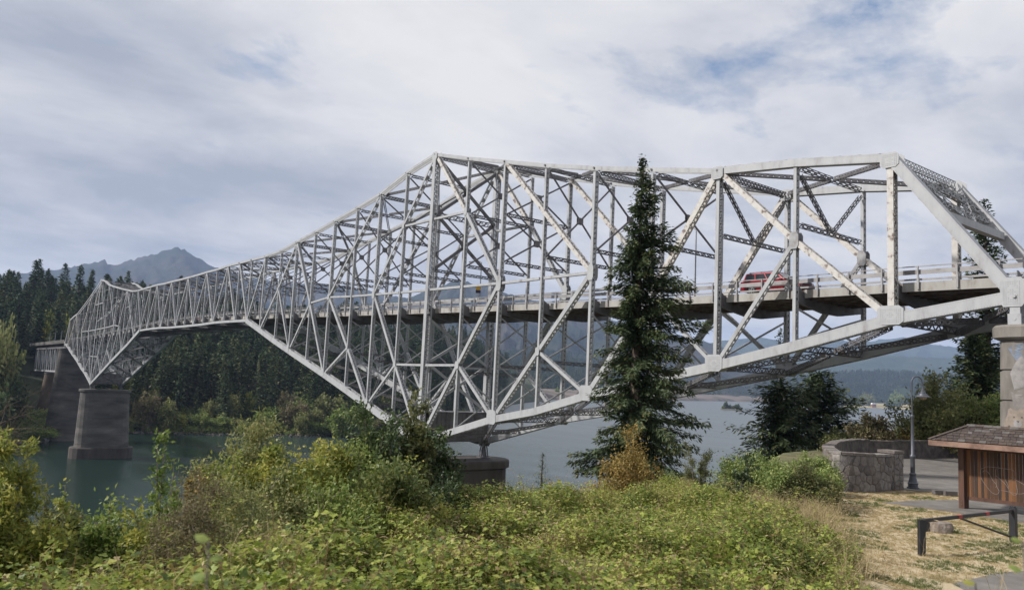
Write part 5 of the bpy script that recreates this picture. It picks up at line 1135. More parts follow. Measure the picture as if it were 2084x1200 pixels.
# scattered stalks in the brambles
n = 420; a_ = rg.uniform(-9, 7, n); b_ = rg.uniform(6, 22, n); kp = (b_ < edge(a_))&(np.abs(a_) < b_*.7); a_, b_ = a_[kp], b_[kp]
stalk = [meshify(tuft(720+k, 3, .75, .05, .006, .5, .9), 'stalk', STRAW) for k in range(4)]
gn_scatter('dry_stalks', loc2w(a_, b_, canopy(a_, b_)-.45), rg.uniform(.6, 1.1, len(a_)), rotz(len(a_), rg, .12), rg.integers(0, 4, len(a_)), stalk, label='thin dry grass stalks poking out of the brambles', cat='grass')
def cane(seed):
    rg = np.random.default_rng(seed); mb = MB(); h = rg.uniform(.5, .9); r_ = rg.uniform(.5, .9); pts = [np.array([r_*s*1.4, rg.normal()*.03, h*math.sin(min(1.0, s*1.05)*math.pi)**.7*(1 if s < .5 else .9)]) for s in np.linspace(0, .95, 8)]
    for i in range(7):
        d = unit(pts[i+1]-pts[i]); sd2 = unit(np.cross(d, (0, 0, 1))+1e-3)
        mb.add([pts[i]-sd2*.004, pts[i]+sd2*.004, pts[i+1]+sd2*.004, pts[i+1]-sd2*.004], [(0, 1, 2, 3)]); mb.tone.append(np.array([.9])); mb.hastone = True
        for q in range(3):
            p = pts[i]+(pts[i+1]-pts[i])*rg.random(); out = unit(sd2*(1 if q % 2 else -1)+rg.normal(size=3)*.4+[0, 0, .1]); nrm = unit(np.array([0, 0, 1.0])+rg.normal(size=3)*.3)
            for ang in (0, .9, -.9): dd = unit(out*math.cos(ang)+np.cross(nrm, out)*math.sin(ang)); mb.blades((p+out*.03)[None], dd[None], np.cross(nrm, dd)[None], np.array([.045]), np.array([.03]), float(np.clip(rg.normal(.6, .12), 0, .8)), .05)
    return mb
canes = [meshify(cane(760+k), 'cane', BRAM) for k in range(5)]
n = 700; a_ = rg.uniform(-12, 8, n); b_ = rg.uniform(5, 24, n); kp = (b_ < edge(a_))&(np.abs(a_) < b_*.7)&(a_ < b_*.42); a_, b_ = a_[kp], b_[kp]
gn_scatter('bramble_canes', loc2w(a_, b_, canopy(a_, b_)-.52), rg.uniform(.55, .95, len(a_)), rotz(len(a_), rg, .15), rg.integers(0, 5, len(a_)), canes, label='arching leafy bramble canes standing above the thicket', cat='brambles')
# lawn tufts
lt = [meshify(tuft(730+k, 14, .05, .10, .008, .9), 'tuft', STRAW) for k in range(3)]+[meshify(tuft(740+k, 16, .07, .09, .008, .7), 'tuft', GRASS) for k in range(3)]
n = 26000; a_ = rg.uniform(8, 26, n); b_ = rg.uniform(15, 36, n)
def in_poly(px, py, poly):
    ins = np.zeros(len(px), bool); j = len(poly)-1
    for i in range(len(poly)):
        xi, yi = poly[i]; xj, yj = poly[j]; c = ((yi > py) != (yj > py))&(px < (xj-xi)*(py-yi)/((yj-yi) or 1e-9)+xi); ins ^= c; j = i
    return ins
aj, bj = a_+rg.normal(size=n)*.12, b_+rg.normal(size=n)*.12
bad = in_poly(a_, b_, plz)|in_poly(aj, bj, [(15.2, 31.6), (17.5, 33.0), (22.5, 34.6), (32, 33.5), (30, 24), (20.0, 26.4), (18.3, 28.2), (16.9, 30.0)])|in_poly(aj, bj, [(9.2, 16.9), (10.2, 18.1), (12.4, 19.7), (15.5, 21.0), (26, 23), (26, 17), (15, 14.5)])
a_, b_ = a_[~bad], b_[~bad]; gr = fbm(a_*.9, b_*.9, 3, 88)
ix = np.where(gr > .56, rg.integers(3, 6, len(a_)), rg.integers(0, 3, len(a_)))
gn_scatter('lawn_grass', loc2w(a_, b_, gz(a_, b_, True)), rg.uniform(.7, 1.3, len(a_)), rotz(len(a_), rg, .05), ix, lt, label='short parched lawn grass with green patches by the gate', cat='grass')
# weeds at the wall foot
# leafy twigs close to the lens
def twig(px, py, b, k, seed, mt_, label, drop):
    rg = np.random.default_rng(seed); base = at_b(px, py, b); a0, b0_ = w2loc(base[0], base[1]); root = loc2w(a0, b0_, float(gz(a0, b0_, False)))
    th = thing('roadside_weed', label, 'plant', tuple(root)); mb = MB(); mb.tube([root, (root+base)/2+[.03, .02, .05], base], [.006, .004, .002], 5); mb.build('stem', BARK_G, th, origin=root)
    for j in range(k):
        s = 1-j*.021; p = root+(base-root)*s; d = unit(RT*(1 if j % 2 else -1)*.9+UP*.15+rg.normal(size=3)*.15); nrm = unit(UP*.8-FW*.5+rg.normal(size=3)*.2); s_ = np.cross(nrm, d); lf = MB(); ln = .036*rg.uniform(.8, 1.15)
        pr = [(0, 0), (.25, .24), (.55, .30), (.85, .16), (1.0, 0), (.85, -.16), (.55, -.30), (.25, -.24)]
        V = [p+d*ln*u+s_*ln*v+nrm*ln*(-.12*abs(v)*2-.1*u*u) for u, v in pr]; mid = [p+d*ln*.5]
        lf.add(V+mid, None, [(i_, (i_+1) % 8, 8) for i_ in range(8)]); lf.tone.append(np.full(8, rg.uniform(.5, .95))); lf.hastone = True; lf.build('leaf', mt_, th, origin=root)
twig(425, 1100, 1.55, 6, 801, G_BRIGHT, 'pale green leafy stem blurred close to the camera at bottom left', 0)
twig(2080, 1100, 1.9, 5, 802, G_BRIGHT, 'blurred green leafy stem at the lower right edge', 0)
twig(1985, 1185, 2.1, 3, 803, G_YEL, 'short blurred twig with yellow green leaves at the bottom right', 0)
# ------------------------------------------------------------------ stone wall around the lookout
STONE = [mat('wall_stone_%s' % n_, c, .9, vary=.35, scale=5.0, bump=.5, bscale=22) for n_, c in (('grey', (.15, .135, .125)), ('brown', (.14, .118, .103)), ('pale', (.195, .178, .16)), ('dark', (.10, .09, .086)))]
MORTAR = mat('wall_mortar', (.22, .20, .18), .95, vary=.3, scale=6.0, bump=.4, bscale=25)
INNER = mat('wall_inner_stone', (.15, .13, .12), .95, ramp=[(.30, (.07, .06, .055)), (.5, (.15, .13, .12)), (.72, (.24, .21, .19))], scale=2.2, detail=8, bump=.9, bscale=5)
wall = thing('stone_wall', 'curved low stone wall around the paved lookout with a square end pillar', 'wall', tuple(loc2w(18.5, 36.4, GZ0)))
wo = np.array(loc2w(18.5, 36.4, GZ0))
ctrl = [(18.15, 36.2), (17.25, 35.45), (16.2, 34.8), (15.2, 34.45), (14.65, 34.75), (14.75, 35.8), (15.35, 37.6), (16.9, 41.3), (18.9, 45.6), (21.3, 50.0), (24.9, 54.2), (30.5, 57.5), (38.3, 61.6)]
def path_pts(ctrl, step=.25):
    c = np.array(ctrl, float); P_ = []
    for i in range(len(c)-1):
        p0, p1, p2, p3 = c[max(i-1, 0)], c[i], c[i+1], c[min(i+2, len(c)-1)]; n_ = max(2, int(np.linalg.norm(p2-p1)/step))
        for t_ in np.linspace(0, 1, n_, endpoint=False):
            P_.append(.5*((2*p1)+(-p0+p2)*t_+(2*p0-5*p1+4*p2-p3)*t_**2+(-p0+3*p1-3*p2+p3)*t_**3))
    P_.append(c[-1]); return np.array(P_)
PP = path_pts(ctrl); sl = np.concatenate([[0], np.cumsum(np.linalg.norm(np.diff(PP, axis=0), axis=1))])
def wtop(s): return float(np.interp(s, [0, 3, 6, 14, 40, 60], [-1.98, -1.88, -1.82, -2.1, -2.42, -2.45]))
def wp(s):
    x = np.interp(s, sl, PP[:, 0]); y = np.interp(s, sl, PP[:, 1]); x2 = np.interp(s+.02, sl, PP[:, 0]); y2 = np.interp(s+.02, sl, PP[:, 1]); x1 = np.interp(s-.02, sl, PP[:, 0]); y1 = np.interp(s-.02, sl, PP[:, 1])
    t_ = unit([x2-x1, y2-y1, 0]); nrm = np.array([-t_[1], t_[0]])  # outward normal
    return np.array([x, y]), nrm
_, nr = wp(1.0)
OUTS = 1 if (nr @ np.array([0, -1.0])) > 0 else -1
def wpt(s, off, z):
    p, n_ = wp(s); q = p+n_*OUTS*off; return loc2w(q[0], q[1], z)
mb = MB(); V = []; ks = np.arange(.0, sl[-1], .3)
for s in ks: zt = wtop(s)-.10; V += [wpt(s, 0, GZ0-1.1), wpt(s, 0, zt), wpt(s, -.45, zt), wpt(s, -.45, GZ0-1.1)]
n_ = len(ks); Q = []
for i in range(n_-1):
    for k in range(4): Q.append((i*4+k, i*4+(k+1) % 4, (i+1)*4+(k+1) % 4, (i+1)*4+k))
mb.add(V, Q+[(3, 2, 1, 0)]); mb.build('wall_core', INNER, wall, origin=wo)
# irregular stones on the visible outer face by clipping random cells
def cells(w, h, n_, seed):
    rg = np.random.default_rng(seed); pts = []
    nx = max(1, int(math.sqrt(n_*w/h))); ny = max(1, int(n_/nx))
    for i in range(nx):
        for j in range(ny): pts.append(((i+.5+rg.uniform(-.38, .38)+(j % 2)*.3)*w/nx, (j+.5+rg.uniform(-.36, .36))*h/ny))
    pts = np.array(pts); out = []
    for i, p in enumerate(pts):
        poly = [np.array(v, float) for v in ((0, 0), (w, 0), (w, h), (0, h))]
        for j, q in enumerate(pts):
            if i == j or np.linalg.norm(q-p) > 1.4*max(w/nx, h/ny)*2: continue
            m_ = (p+q)/2; d = q-p; new = []
            for k in range(len(poly)):
                a, b = poly[k], poly[(k+1) % len(poly)]; da, db = (a-m_) @ d, (b-m_) @ d
                if da <= 0: new.append(a)
                if da*db < 0: new.append(a+(b-a)*da/(da-db))
            poly = new
            if len(poly) < 3: break
        if len(poly) >= 3: out.append((p, poly))
    return out
rg = np.random.default_rng(9)
LEN = 7.0; hgt = 1.9
for p, poly in cells(LEN, hgt, 118, 91):
    poly = [np.array(v) for v in poly]
    c = np.mean(poly, 0); dep = rg.uniform(.02, .055); ring0, ring1, ring2 = [], [], []
    for v in poly:
        d = v-c; L0 = np.linalg.norm(d)+1e-6; v1 = c+d*max(.1, (L0-.011)/L0); v2 = c+d*max(.08, (L0-.05)/L0)
        for R_, q, o_ in ((ring0, v1, .0), (ring1, v1, dep*.6), (ring2, v2, dep+rg.uniform(-.006, .006))):
            s = q[0]+.05; z0 = GZ0-.35; zt = wtop(s)-.12; R_.append(wpt(s, o_, z0+(zt-z0)*q[1]/hgt))
    n_ = len(poly); mb = MB(); cc = wpt(c[0]+.05, dep+.012, (GZ0-.35)+(wtop(c[0])-.12-GZ0+.35)*c[1]/hgt)
    mb.add(ring0+ring1+ring2+[cc], [(r_*n_+k, r_*n_+(k+1) % n_, (r_+1)*n_+(k+1) % n_, (r_+1)*n_+k) for r_ in range(2) for k in range(n_)], [(2*n_+k, 2*n_+(k+1) % n_, 3*n_) for k in range(n_)])
    mb.build('stone', STONE[int(rg.choice([0, 0, 1, 1, 2, 3]))], wall, origin=wo)
s = .0
while s < 60:
    l_ = rg.uniform(.35, .75); 
    if s+l_ > sl[-1]-.5: break
    if s < 26 or s > 30:
        mb = MB(); z0 = wtop(s+l_/2)-.11; h_ = rg.uniform(.08, .12); A4 = [wpt(s+.012, .06, z0), wpt(s+l_-.012, .06, z0), wpt(s+l_-.012, -.50, z0), wpt(s+.012, -.50, z0)]; up_ = np.array([0, 0, h_])
        mid = [wpt(s+l_/2, .065, z0), wpt(s+l_/2, -.51, z0)]
        V = A4+[v+up_ for v in A4]; mb.add(V, [(3, 2, 1, 0), (4, 5, 6, 7), (0, 1, 5, 4), (1, 2, 6, 5), (2, 3, 7, 6), (3, 0, 4, 7)]); mb.build('cap_stone', STONE[int(rg.choice([0, 1, 2]))], wall, origin=wo)
    s += l_
# end pillar
def lw(a, b, z): return loc2w(a, b, z)
pc = np.array([18.04, 36.44]); fx = unit([.82, .57, 0])[:2]; fy = np.array([-fx[1], fx[0]])
pz = np.array([loc2w(*(pc+fx*u+fy*v), GZ0-.3) for u, v in ((-.42, -.36), (.36, -.36), (.36, .36), (-.42, .36))])
mb = MB(); mb.prism(pz[:, :2], (1, 0, 0), (0, 1, 0), (0, 0, GZ0-.3), (0, 0, 1.68+.3)); mb.build('pillar_core', INNER, wall, origin=wo)
for face, (u0, v0, du, dv, W_, cnt) in enumerate(((-.42, -.36, 1, 0, .78, 14), (.36, -.36, 0, 1, .72, 12))):
    nrm = (np.array([0, -1.0]) if face == 0 else np.array([1.0, 0]))
    def fp(q, o_): uv = np.array([u0, v0])+np.array([du, dv])*q[0]+nrm*o_; l2 = pc+fx*uv[0]+fy*uv[1]; return loc2w(l2[0], l2[1], GZ0-.05+q[1])
    for p, poly in cells(W_, 1.72, cnt, 95+face):
        c = np.mean(poly, 0); dep = rg.uniform(.02, .045); n_ = len(poly); R0, R1 = [], []
        for v in poly:
            d = v-c; L0 = np.linalg.norm(d)+1e-6; R0.append(fp(c+d*(L0-.014)/L0, 0)); R1.append(fp(c+d*max(.1, (L0-.04)/L0), dep))
        mb = MB(); mb.add(R0+R1+[fp(c, dep+.01)], [(k, (k+1) % n_, n_+(k+1) % n_, n_+k) for k in range(n_)], [(n_+k, n_+(k+1) % n_, 2*n_) for k in range(n_)]); mb.build('stone', STONE[int(rg.choice([0, 1, 2, 3]))], wall, origin=wo)
cp = np.array([loc2w(*(pc+fx*u+fy*v), 0) for u, v in ((-.47, -.41), (.41, -.41), (.41, .41), (-.47, .41))]); mb = MB(); mb.prism(cp[:, :2], (1, 0, 0), (0, 1, 0), (0, 0, GZ0+1.68), (0, 0, .12)); mb.build('cap_stone', STONE[1], wall, origin=wo)
# kerb stones at the plaza entrance
for k, (px, py) in enumerate(((1912, 1003), (1933, 1005))):
    c = at_z(px, py+4, GZ0); mb = MB(); mb.box((0, 0, .10), .55, .28, .24); o = mb.build('kerb_stone', STONE[3]); o.location = c; o.rotation_euler = (0, 0, .95); tag(o, ['left dark kerb stone on the ground by the shelter post', 'right dark kerb stone touching the shelter post'][k], 'kerb stone')

# ------------------------------------------------------------------ street lamp
PAINT = mat('lamp_grey_paint', (.085, .09, .105), .45, .3, vary=.15, scale=3)
lp = at_z(1858, 993, GZ0+.035); Ht = 5.15
lamp = thing('street_lamp', 'tall grey gooseneck street lamp at the entrance of the stone lookout', 'street lamp', tuple(lp), math.atan2(R2[1], R2[0]))
mb = MB(); mb.lathe((0, 0, 0), [(.0, 0), (.27, 0), (.27, .05), (.22, .07), (.22, .20), (.24, .24), (.20, .28), (.165, .42), (.13, .58), (.15, .62), (.15, .68), (.105, .72)], 20); mb.build('base', PAINT, lamp, smooth=False)
mb = MB(); mb.lathe((0, 0, 0), [(.105, .70), (.10, 1.4), (.13, 1.45), (.13, 1.52), (.075, 1.58), (.06, 3.3), (.075, 3.33), (.075, 3.40), (.05, 3.44)], 16); mb.build('pole', PAINT, lamp, smooth=True)
pts = [(0, 0, 3.4), (-.02, 0, 4.4), (-.01, 0, 4.85)]
for k in range(9): a = math.pi-math.pi*k/8*1.0; pts.append((.24+.25*math.cos(a), 0, 5.0+.26*math.sin(a)))
pts += [(.50, 0, 4.85), (.515, 0, 4.75)]
mb = MB(); mb.tube(pts, .035, 8); mb.build('gooseneck', PAINT, lamp, smooth=True)
mb = MB(); mb.lathe((.515, 0, 4.2), [(.03, .58), (.05, .56), (.055, .46), (.085, .43), (.09, .36), (.13, .33), (.14, .26), (.20, .23), (.22, .18), (.30, .14), (.33, .10), (.31, .095), (.0, .14)], 24); sh_ = mb.build('lamp_shade', PAINT, lamp, smooth=False)
mb = MB(); mb.lathe((.515, 0, 4.2), [(.0, -.02), (.12, -.01), (.17, .04), (.18, .10)], 18); mb.build('glass_bowl', mat('amber_glass', (.35, .25, .16), .25), lamp, smooth=True)

# ------------------------------------------------------------------ wooden shelter
WOODS = [mat('cedar_%s' % n_, c, .75, 0, ramp=[(.3, tuple(v*.5 for v in c)), (.55, c), (.75, tuple(min(1, v*1.35) for v in c))], scale=3.0, detail=8, stretch=(1, 1, .12), bump=.3, bscale=14) for n_, c in (('brown', (.085, .040, .020)), ('orange', (.19, .080, .028)), ('dark', (.05, .028, .018)), ('grey', (.10, .075, .06)))]
POSTW = mat('post_wood', (.10, .048, .030), .75, ramp=[(.3, (.05, .025, .016)), (.6, (.115, .055, .035)), (.8, (.16, .085, .055))], scale=3, stretch=(1, 1, .15), bump=.3, bscale=12)
FASW = mat('fascia_wood', (.24, .15, .11), .8, ramp=[(.3, (.12, .07, .05)), (.55, (.25, .155, .115)), (.8, (.33, .22, .17))], scale=2.5, detail=9)
SHG = [mat('shingle_%s' % n_, c, .9, ramp=[(.3, tuple(v*.55 for v in c)), (.6, c), (.8, tuple(v*1.4 for v in c))], scale=7, detail=8, bump=.4, bscale=20) for n_, c in (('dark', (.060, .045, .038)), ('brown', (.085, .062, .050)), ('grey', (.12, .105, .095)))]
po = loc2w(18.2, 31.12, GZ0); d2 = unit([.77, -.64, 0]); Dw = np.array([R2[0]*d2[0]+F2[0]*d2[1], R2[1]*d2[0]+F2[1]*d2[1]]); rz = math.atan2(Dw[1], Dw[0])
shel = thing('information_shelter', 'brown wooden shelter with a shingled hip roof and graffiti scrawled board panel', 'shelter', tuple(po), rz)
# local frame: x along the panel away from the first post, y to the back (local +y)
for x0 in (0.0, 4.3):
    for k, (dy, h0, w_) in enumerate(((0, 2.45, .19), (.20, 2.45, .16))):
        mb = MB(); mb.box((x0+(.0 if k == 0 else .12), dy+.0, h0/2), w_, w_*1.0, h0); mb.build('post', POSTW, shel)
    for z_ in (.16, .30): mb = MB(); mb.rod((x0+.0, -.10, z_), (x0+.0, -.115, z_), .018, 8); mb.build('bolt', STEEL_RUST, shel)
mb = MB(); mb.box((2.2, .10, .42), 4.1, .07, .14); mb.build('bottom_rail', POSTW, shel)
mb = MB(); mb.box((2.2, .10, 2.38), 4.4, .14, .18); mb.build('top_beam', POSTW, shel)
rg = np.random.default_rng(17); x = .17
while x < 4.2:
    w_ = rg.uniform(.10, .15); mb = MB(); mb.box((x+w_/2, .10+rg.uniform(-.006, .006), 1.42), w_-.008, .035, 1.86); mb.build('board', WOODS[int(rg.choice([0, 0, 0, 1, 2, 2, 3], p=[.2, .15, .15, .16, .12, .12, .1]))], shel); x += w_
# scrawled graffiti: overlapping loops of thin pale line
GRAF = mat('graffiti_line', (.24, .185, .15), .7, vary=.3, scale=8)
def scrawl(pts, w_=.014):
    pts = [np.array([.62+px*1.55, .072, 1.72-py*1.02]) for px, py in pts]; fine = []
    for i in range(len(pts)-1):
        p0, p1, p2, p3 = pts[max(i-1, 0)], pts[i], pts[i+1], pts[min(i+2, len(pts)-1)]
        for t_ in np.linspace(0, 1, 8, endpoint=False): fine.append(.5*((2*p1)+(-p0+p2)*t_+(2*p0-5*p1+4*p2-p3)*t_**2+(-p0+3*p1-3*p2+p3)*t_**3))
    mb = MB(); V = []
    for i, p in enumerate(fine):
        t_ = unit(fine[min(i+1, len(fine)-1)]-fine[max(i-1, 0)]); n_ = np.array([-t_[2], 0, t_[0]]); V += [p-n_*w_/2, p+n_*w_/2]
    mb.add(V, [(2*i, 2*i+1, 2*i+3, 2*i+2) for i in range(len(fine)-1)]); mb.build('graffiti', GRAF, shel)
scrawl([(.10, .05), (.02, .15), (.03, .45), (.12, .70), (.25, .95), (.36, 1.0), (.41, .88), (.36, .70), (.35, .45), (.34, .20), (.36, .02)])
scrawl([(.09, .10), (.13, .02), (.30, .0), (.52, .02), (.70, .04), (.74, .15), (.70, .38), (.62, .48)])
scrawl([(.06, .22), (.12, .16), (.20, .25), (.28, .50), (.36, .66), (.33, .76)])
scrawl([(.34, .30), (.42, .40), (.56, .62), (.66, .90), (.75, .96), (.80, .84), (.78, .60), (.76, .30)])
scrawl([(.52, .04), (.53, .35), (.60, .62), (.62, .86)])
scrawl([(.66, .30), (.80, .42), (.94, .55), (.98, .70), (.92, .86), (.78, .90), (.60, .86), (.44, .84)])
# roof
ex0, ex1, ey = -.95, 5.4, 1.05; ez, rzt = 2.62, 3.22; rx0, rx1 = .25, 4.2; yc = .10
F_ = [(ex0, yc-ey, ez), (ex1, yc-ey, ez), (ex1, yc+ey, ez), (ex0, yc+ey, ez)]; Rg = [(rx0, yc, rzt), (rx1, yc, rzt)]
mb = MB(); V = [(x_, y_, z_-.03) for x_, y_, z_ in F_]+[(x_, y_, z_-.03) for x_, y_, z_ in Rg]
mb.add(V, [(0, 1, 5, 4), (2, 3, 4, 5), (3, 2, 1, 0)], [(3, 0, 4), (1, 2, 5)]); mb.build('roof_deck', POSTW, shel)
for a, b in ((F_[0], F_[1]), (F_[1], F_[2]), (F_[2], F_[3]), (F_[3], F_[0])):
    a, b = np.array(a), np.array(b); mb = MB(); nn = np.cross(unit(b-a), (0, 0, 1)); mb.bar(a+nn*.02-[0, 0, .10], b+nn*.02-[0, 0, .10], nn*.018, (0, 0, .10)); mb.build('fascia', FASW, shel)
def slope(p0, p1, q0, q1, rows, seed):
    """shingles from eave p0-p1 up to ridge q0-q1"""
    rg = np.random.default_rng(seed); p0, p1, q0, q1 = (np.array(v, float) for v in (p0, p1, q0, q1)); ax = unit(p1-p0); nrm = unit(np.cross(p1-p0, (q0+q1)/2-(p0+p1)/2)); nrm = nrm if nrm[2] > 0 else -nrm
    for r_ in range(rows):
        u0, u1 = r_/rows, min(1.0, (r_+1.25)/rows); a0, a1 = p0+(q0-p0)*u0, p1+(q1-p1)*u0; b0, b1 = p0+(q0-p0)*u1, p1+(q1-p1)*u1; L0 = np.linalg.norm(a1-a0); x = 0.0
        while x < L0-.03:
            w_ = min(rg.uniform(.14, .30), L0-x); up0 = a0+ax*x; up1 = a0+ax*(x+w_-.012)
            vdir = ((b0+b1)/2-(a0+a1)/2)
            lo_, hi_ = (b0-a0) @ ax, L0+(b1-a1) @ ax
            t0 = np.clip(x, lo_, hi_); t1 = np.clip(x+w_-.012, lo_, hi_); vperp = vdir-ax*(vdir @ ax)
            V0, V1 = up0-vperp*.08, up1-vperp*.08; V2, V3 = a0+ax*t1+vperp, a0+ax*t0+vperp; th_ = rg.uniform(.014, .024); base = .012; lift = nrm*(.03+rg.uniform(0, .008))
            V = [V0+lift, V1+lift, V2+nrm*base, V3+nrm*base, V0+lift+nrm*th_, V1+lift+nrm*th_, V2+nrm*(base+th_), V3+nrm*(base+th_)]
            mb = MB(); mb.add(V, [(3, 2, 1, 0), (4, 5, 6, 7), (0, 1, 5, 4), (1, 2, 6, 5), (2, 3, 7, 6), (3, 0, 4, 7)]); mb.build('shingle', SHG[int(rg.choice([0, 0, 1, 1, 2], p=[.3, .2, .2, .2, .1]))], shel); x += w_
slope(F_[0], F_[1], Rg[0], Rg[1], 6, 1); slope(F_[3], F_[0], Rg[0], Rg[0], 6, 2)
k = 0; x = rx0-.05
while x < rx1: mb = MB(); mb.prism([(-.13, -.03), (0, .045), (.13, -.03), (.13, -.055), (0, .02), (-.13, -.055)], (0, 1, 0), (0, 0, 1), (x, yc, rzt+.045+rng.uniform(0, .012)), (.30, 0, .008)); mb.build('ridge_shingle', SHG[2 if rng.random() < .55 else 1], shel); x += .29
for (a, b) in ((F_[0], Rg[0]), (F_[3], Rg[0])):
    a, b = np.array(a), np.array(b)
    for s in np.linspace(0, .93, 9): p = a+(b-a)*s; q = a+(b-a)*min(1, s+.13); mb = MB(); mb.bar(p+[0, 0, .06], q+[0, 0, .05], unit(np.cross(b-a, (0, 0, 1)))*.10, (0, 0, .012)); mb.build('hip_shingle', SHG[1], shel)

# ------------------------------------------------------------------ black gate barrier
BLK = mat('black_painted_steel', (.022, .022, .026), .5, .2, vary=.3, scale=6); RED = mat('red_reflector', (.30, .03, .03), .5)
g0 = at_z(1876, 1130, GZ0); g1 = at_z(2063, 1102, GZ0); gt = thing('gate_barrier', 'low black metal gate barrier with red bands and a diagonal brace on the dry lawn', 'gate', tuple(g0))
hg = .95; mb = MB(); mb.bar((0, 0, 0), (0, 0, hg), RT*[1, 1, 0]*.075, np.cross(RT*[1, 1, 0], (0, 0, 1))*.075); mb.build('post', BLK, gt)
dv = g1-g0; dv[2] = 0; u_ = unit(dv); nn = np.cross((0, 0, 1), u_); Lg = np.linalg.norm(dv)
mb = MB(); mb.bar(dv, dv+[0, 0, 1.02], u_*.085, nn*.085); mb.bar(dv+[0, 0, 1.02], dv+[0, 0, 1.07], u_*.06, nn*.06); mb.build('post', BLK, gt)
mb = MB(); mb.bar(np.array([0, 0, hg-.035])-u_*.05, dv+[0, 0, .93], nn*.04, (0, 0, .045)); mb.build('top_bar', BLK, gt)
mb = MB(); mb.bar(u_*.09+[0, 0, hg-.20], u_*.30+[0, 0, hg-.20], nn*.07, (0, 0, .115)); mb.build('hinge_block', BLK, gt)
a_ = u_*Lg*.40+[0, 0, hg-.08]; mb = MB(); mb.bar(a_, u_*(Lg-.09)+[0, 0, .14], nn*.02, (0, 0, .028)); mb.build('diagonal_brace', BLK, gt)
for f_ in (.385, .685):
    p = u_*Lg*f_+[0, 0, hg-.037+.0]; zt = (hg-.035)+(.93-(hg-.035))*f_; mb = MB(); mb.bar(u_*(Lg*f_-.09)+[0, 0, zt], u_*(Lg*f_+.09)+[0, 0, zt], nn*.043, (0, 0, .048)); mb.build('red_band', RED, gt)
# boulder
rk = at_z(1916, 1083, GZ0); rg = np.random.default_rng(55); mb = MB(); lv = []
for z_, r_ in ((-.05, .36), (.05, .37), (.20, .36), (.31, .31), (.34, .22)):
    lv.append(([(math.cos(a)*r_*(1+.10*math.sin(a*3+1)+rg.normal()*.02), math.sin(a)*r_*.62*(1+rg.normal()*.03)) for a in np.arange(12)*math.pi/6], z_))
loft(mb, lv); o = mb.build('boulder', mat('boulder_stone', (.2, .17, .14), .9, ramp=[(.3, (.11, .08, .06)), (.5, (.20, .165, .135)), (.7, (.29, .26, .23))], scale=4, detail=8, bump=.5, bscale=15)); o.location = rk; o.rotation_euler = (0, 0, math.atan2(R2[1], R2[0])); tag(o, 'flat topped brown boulder lying on the lawn behind the gate', 'boulder')

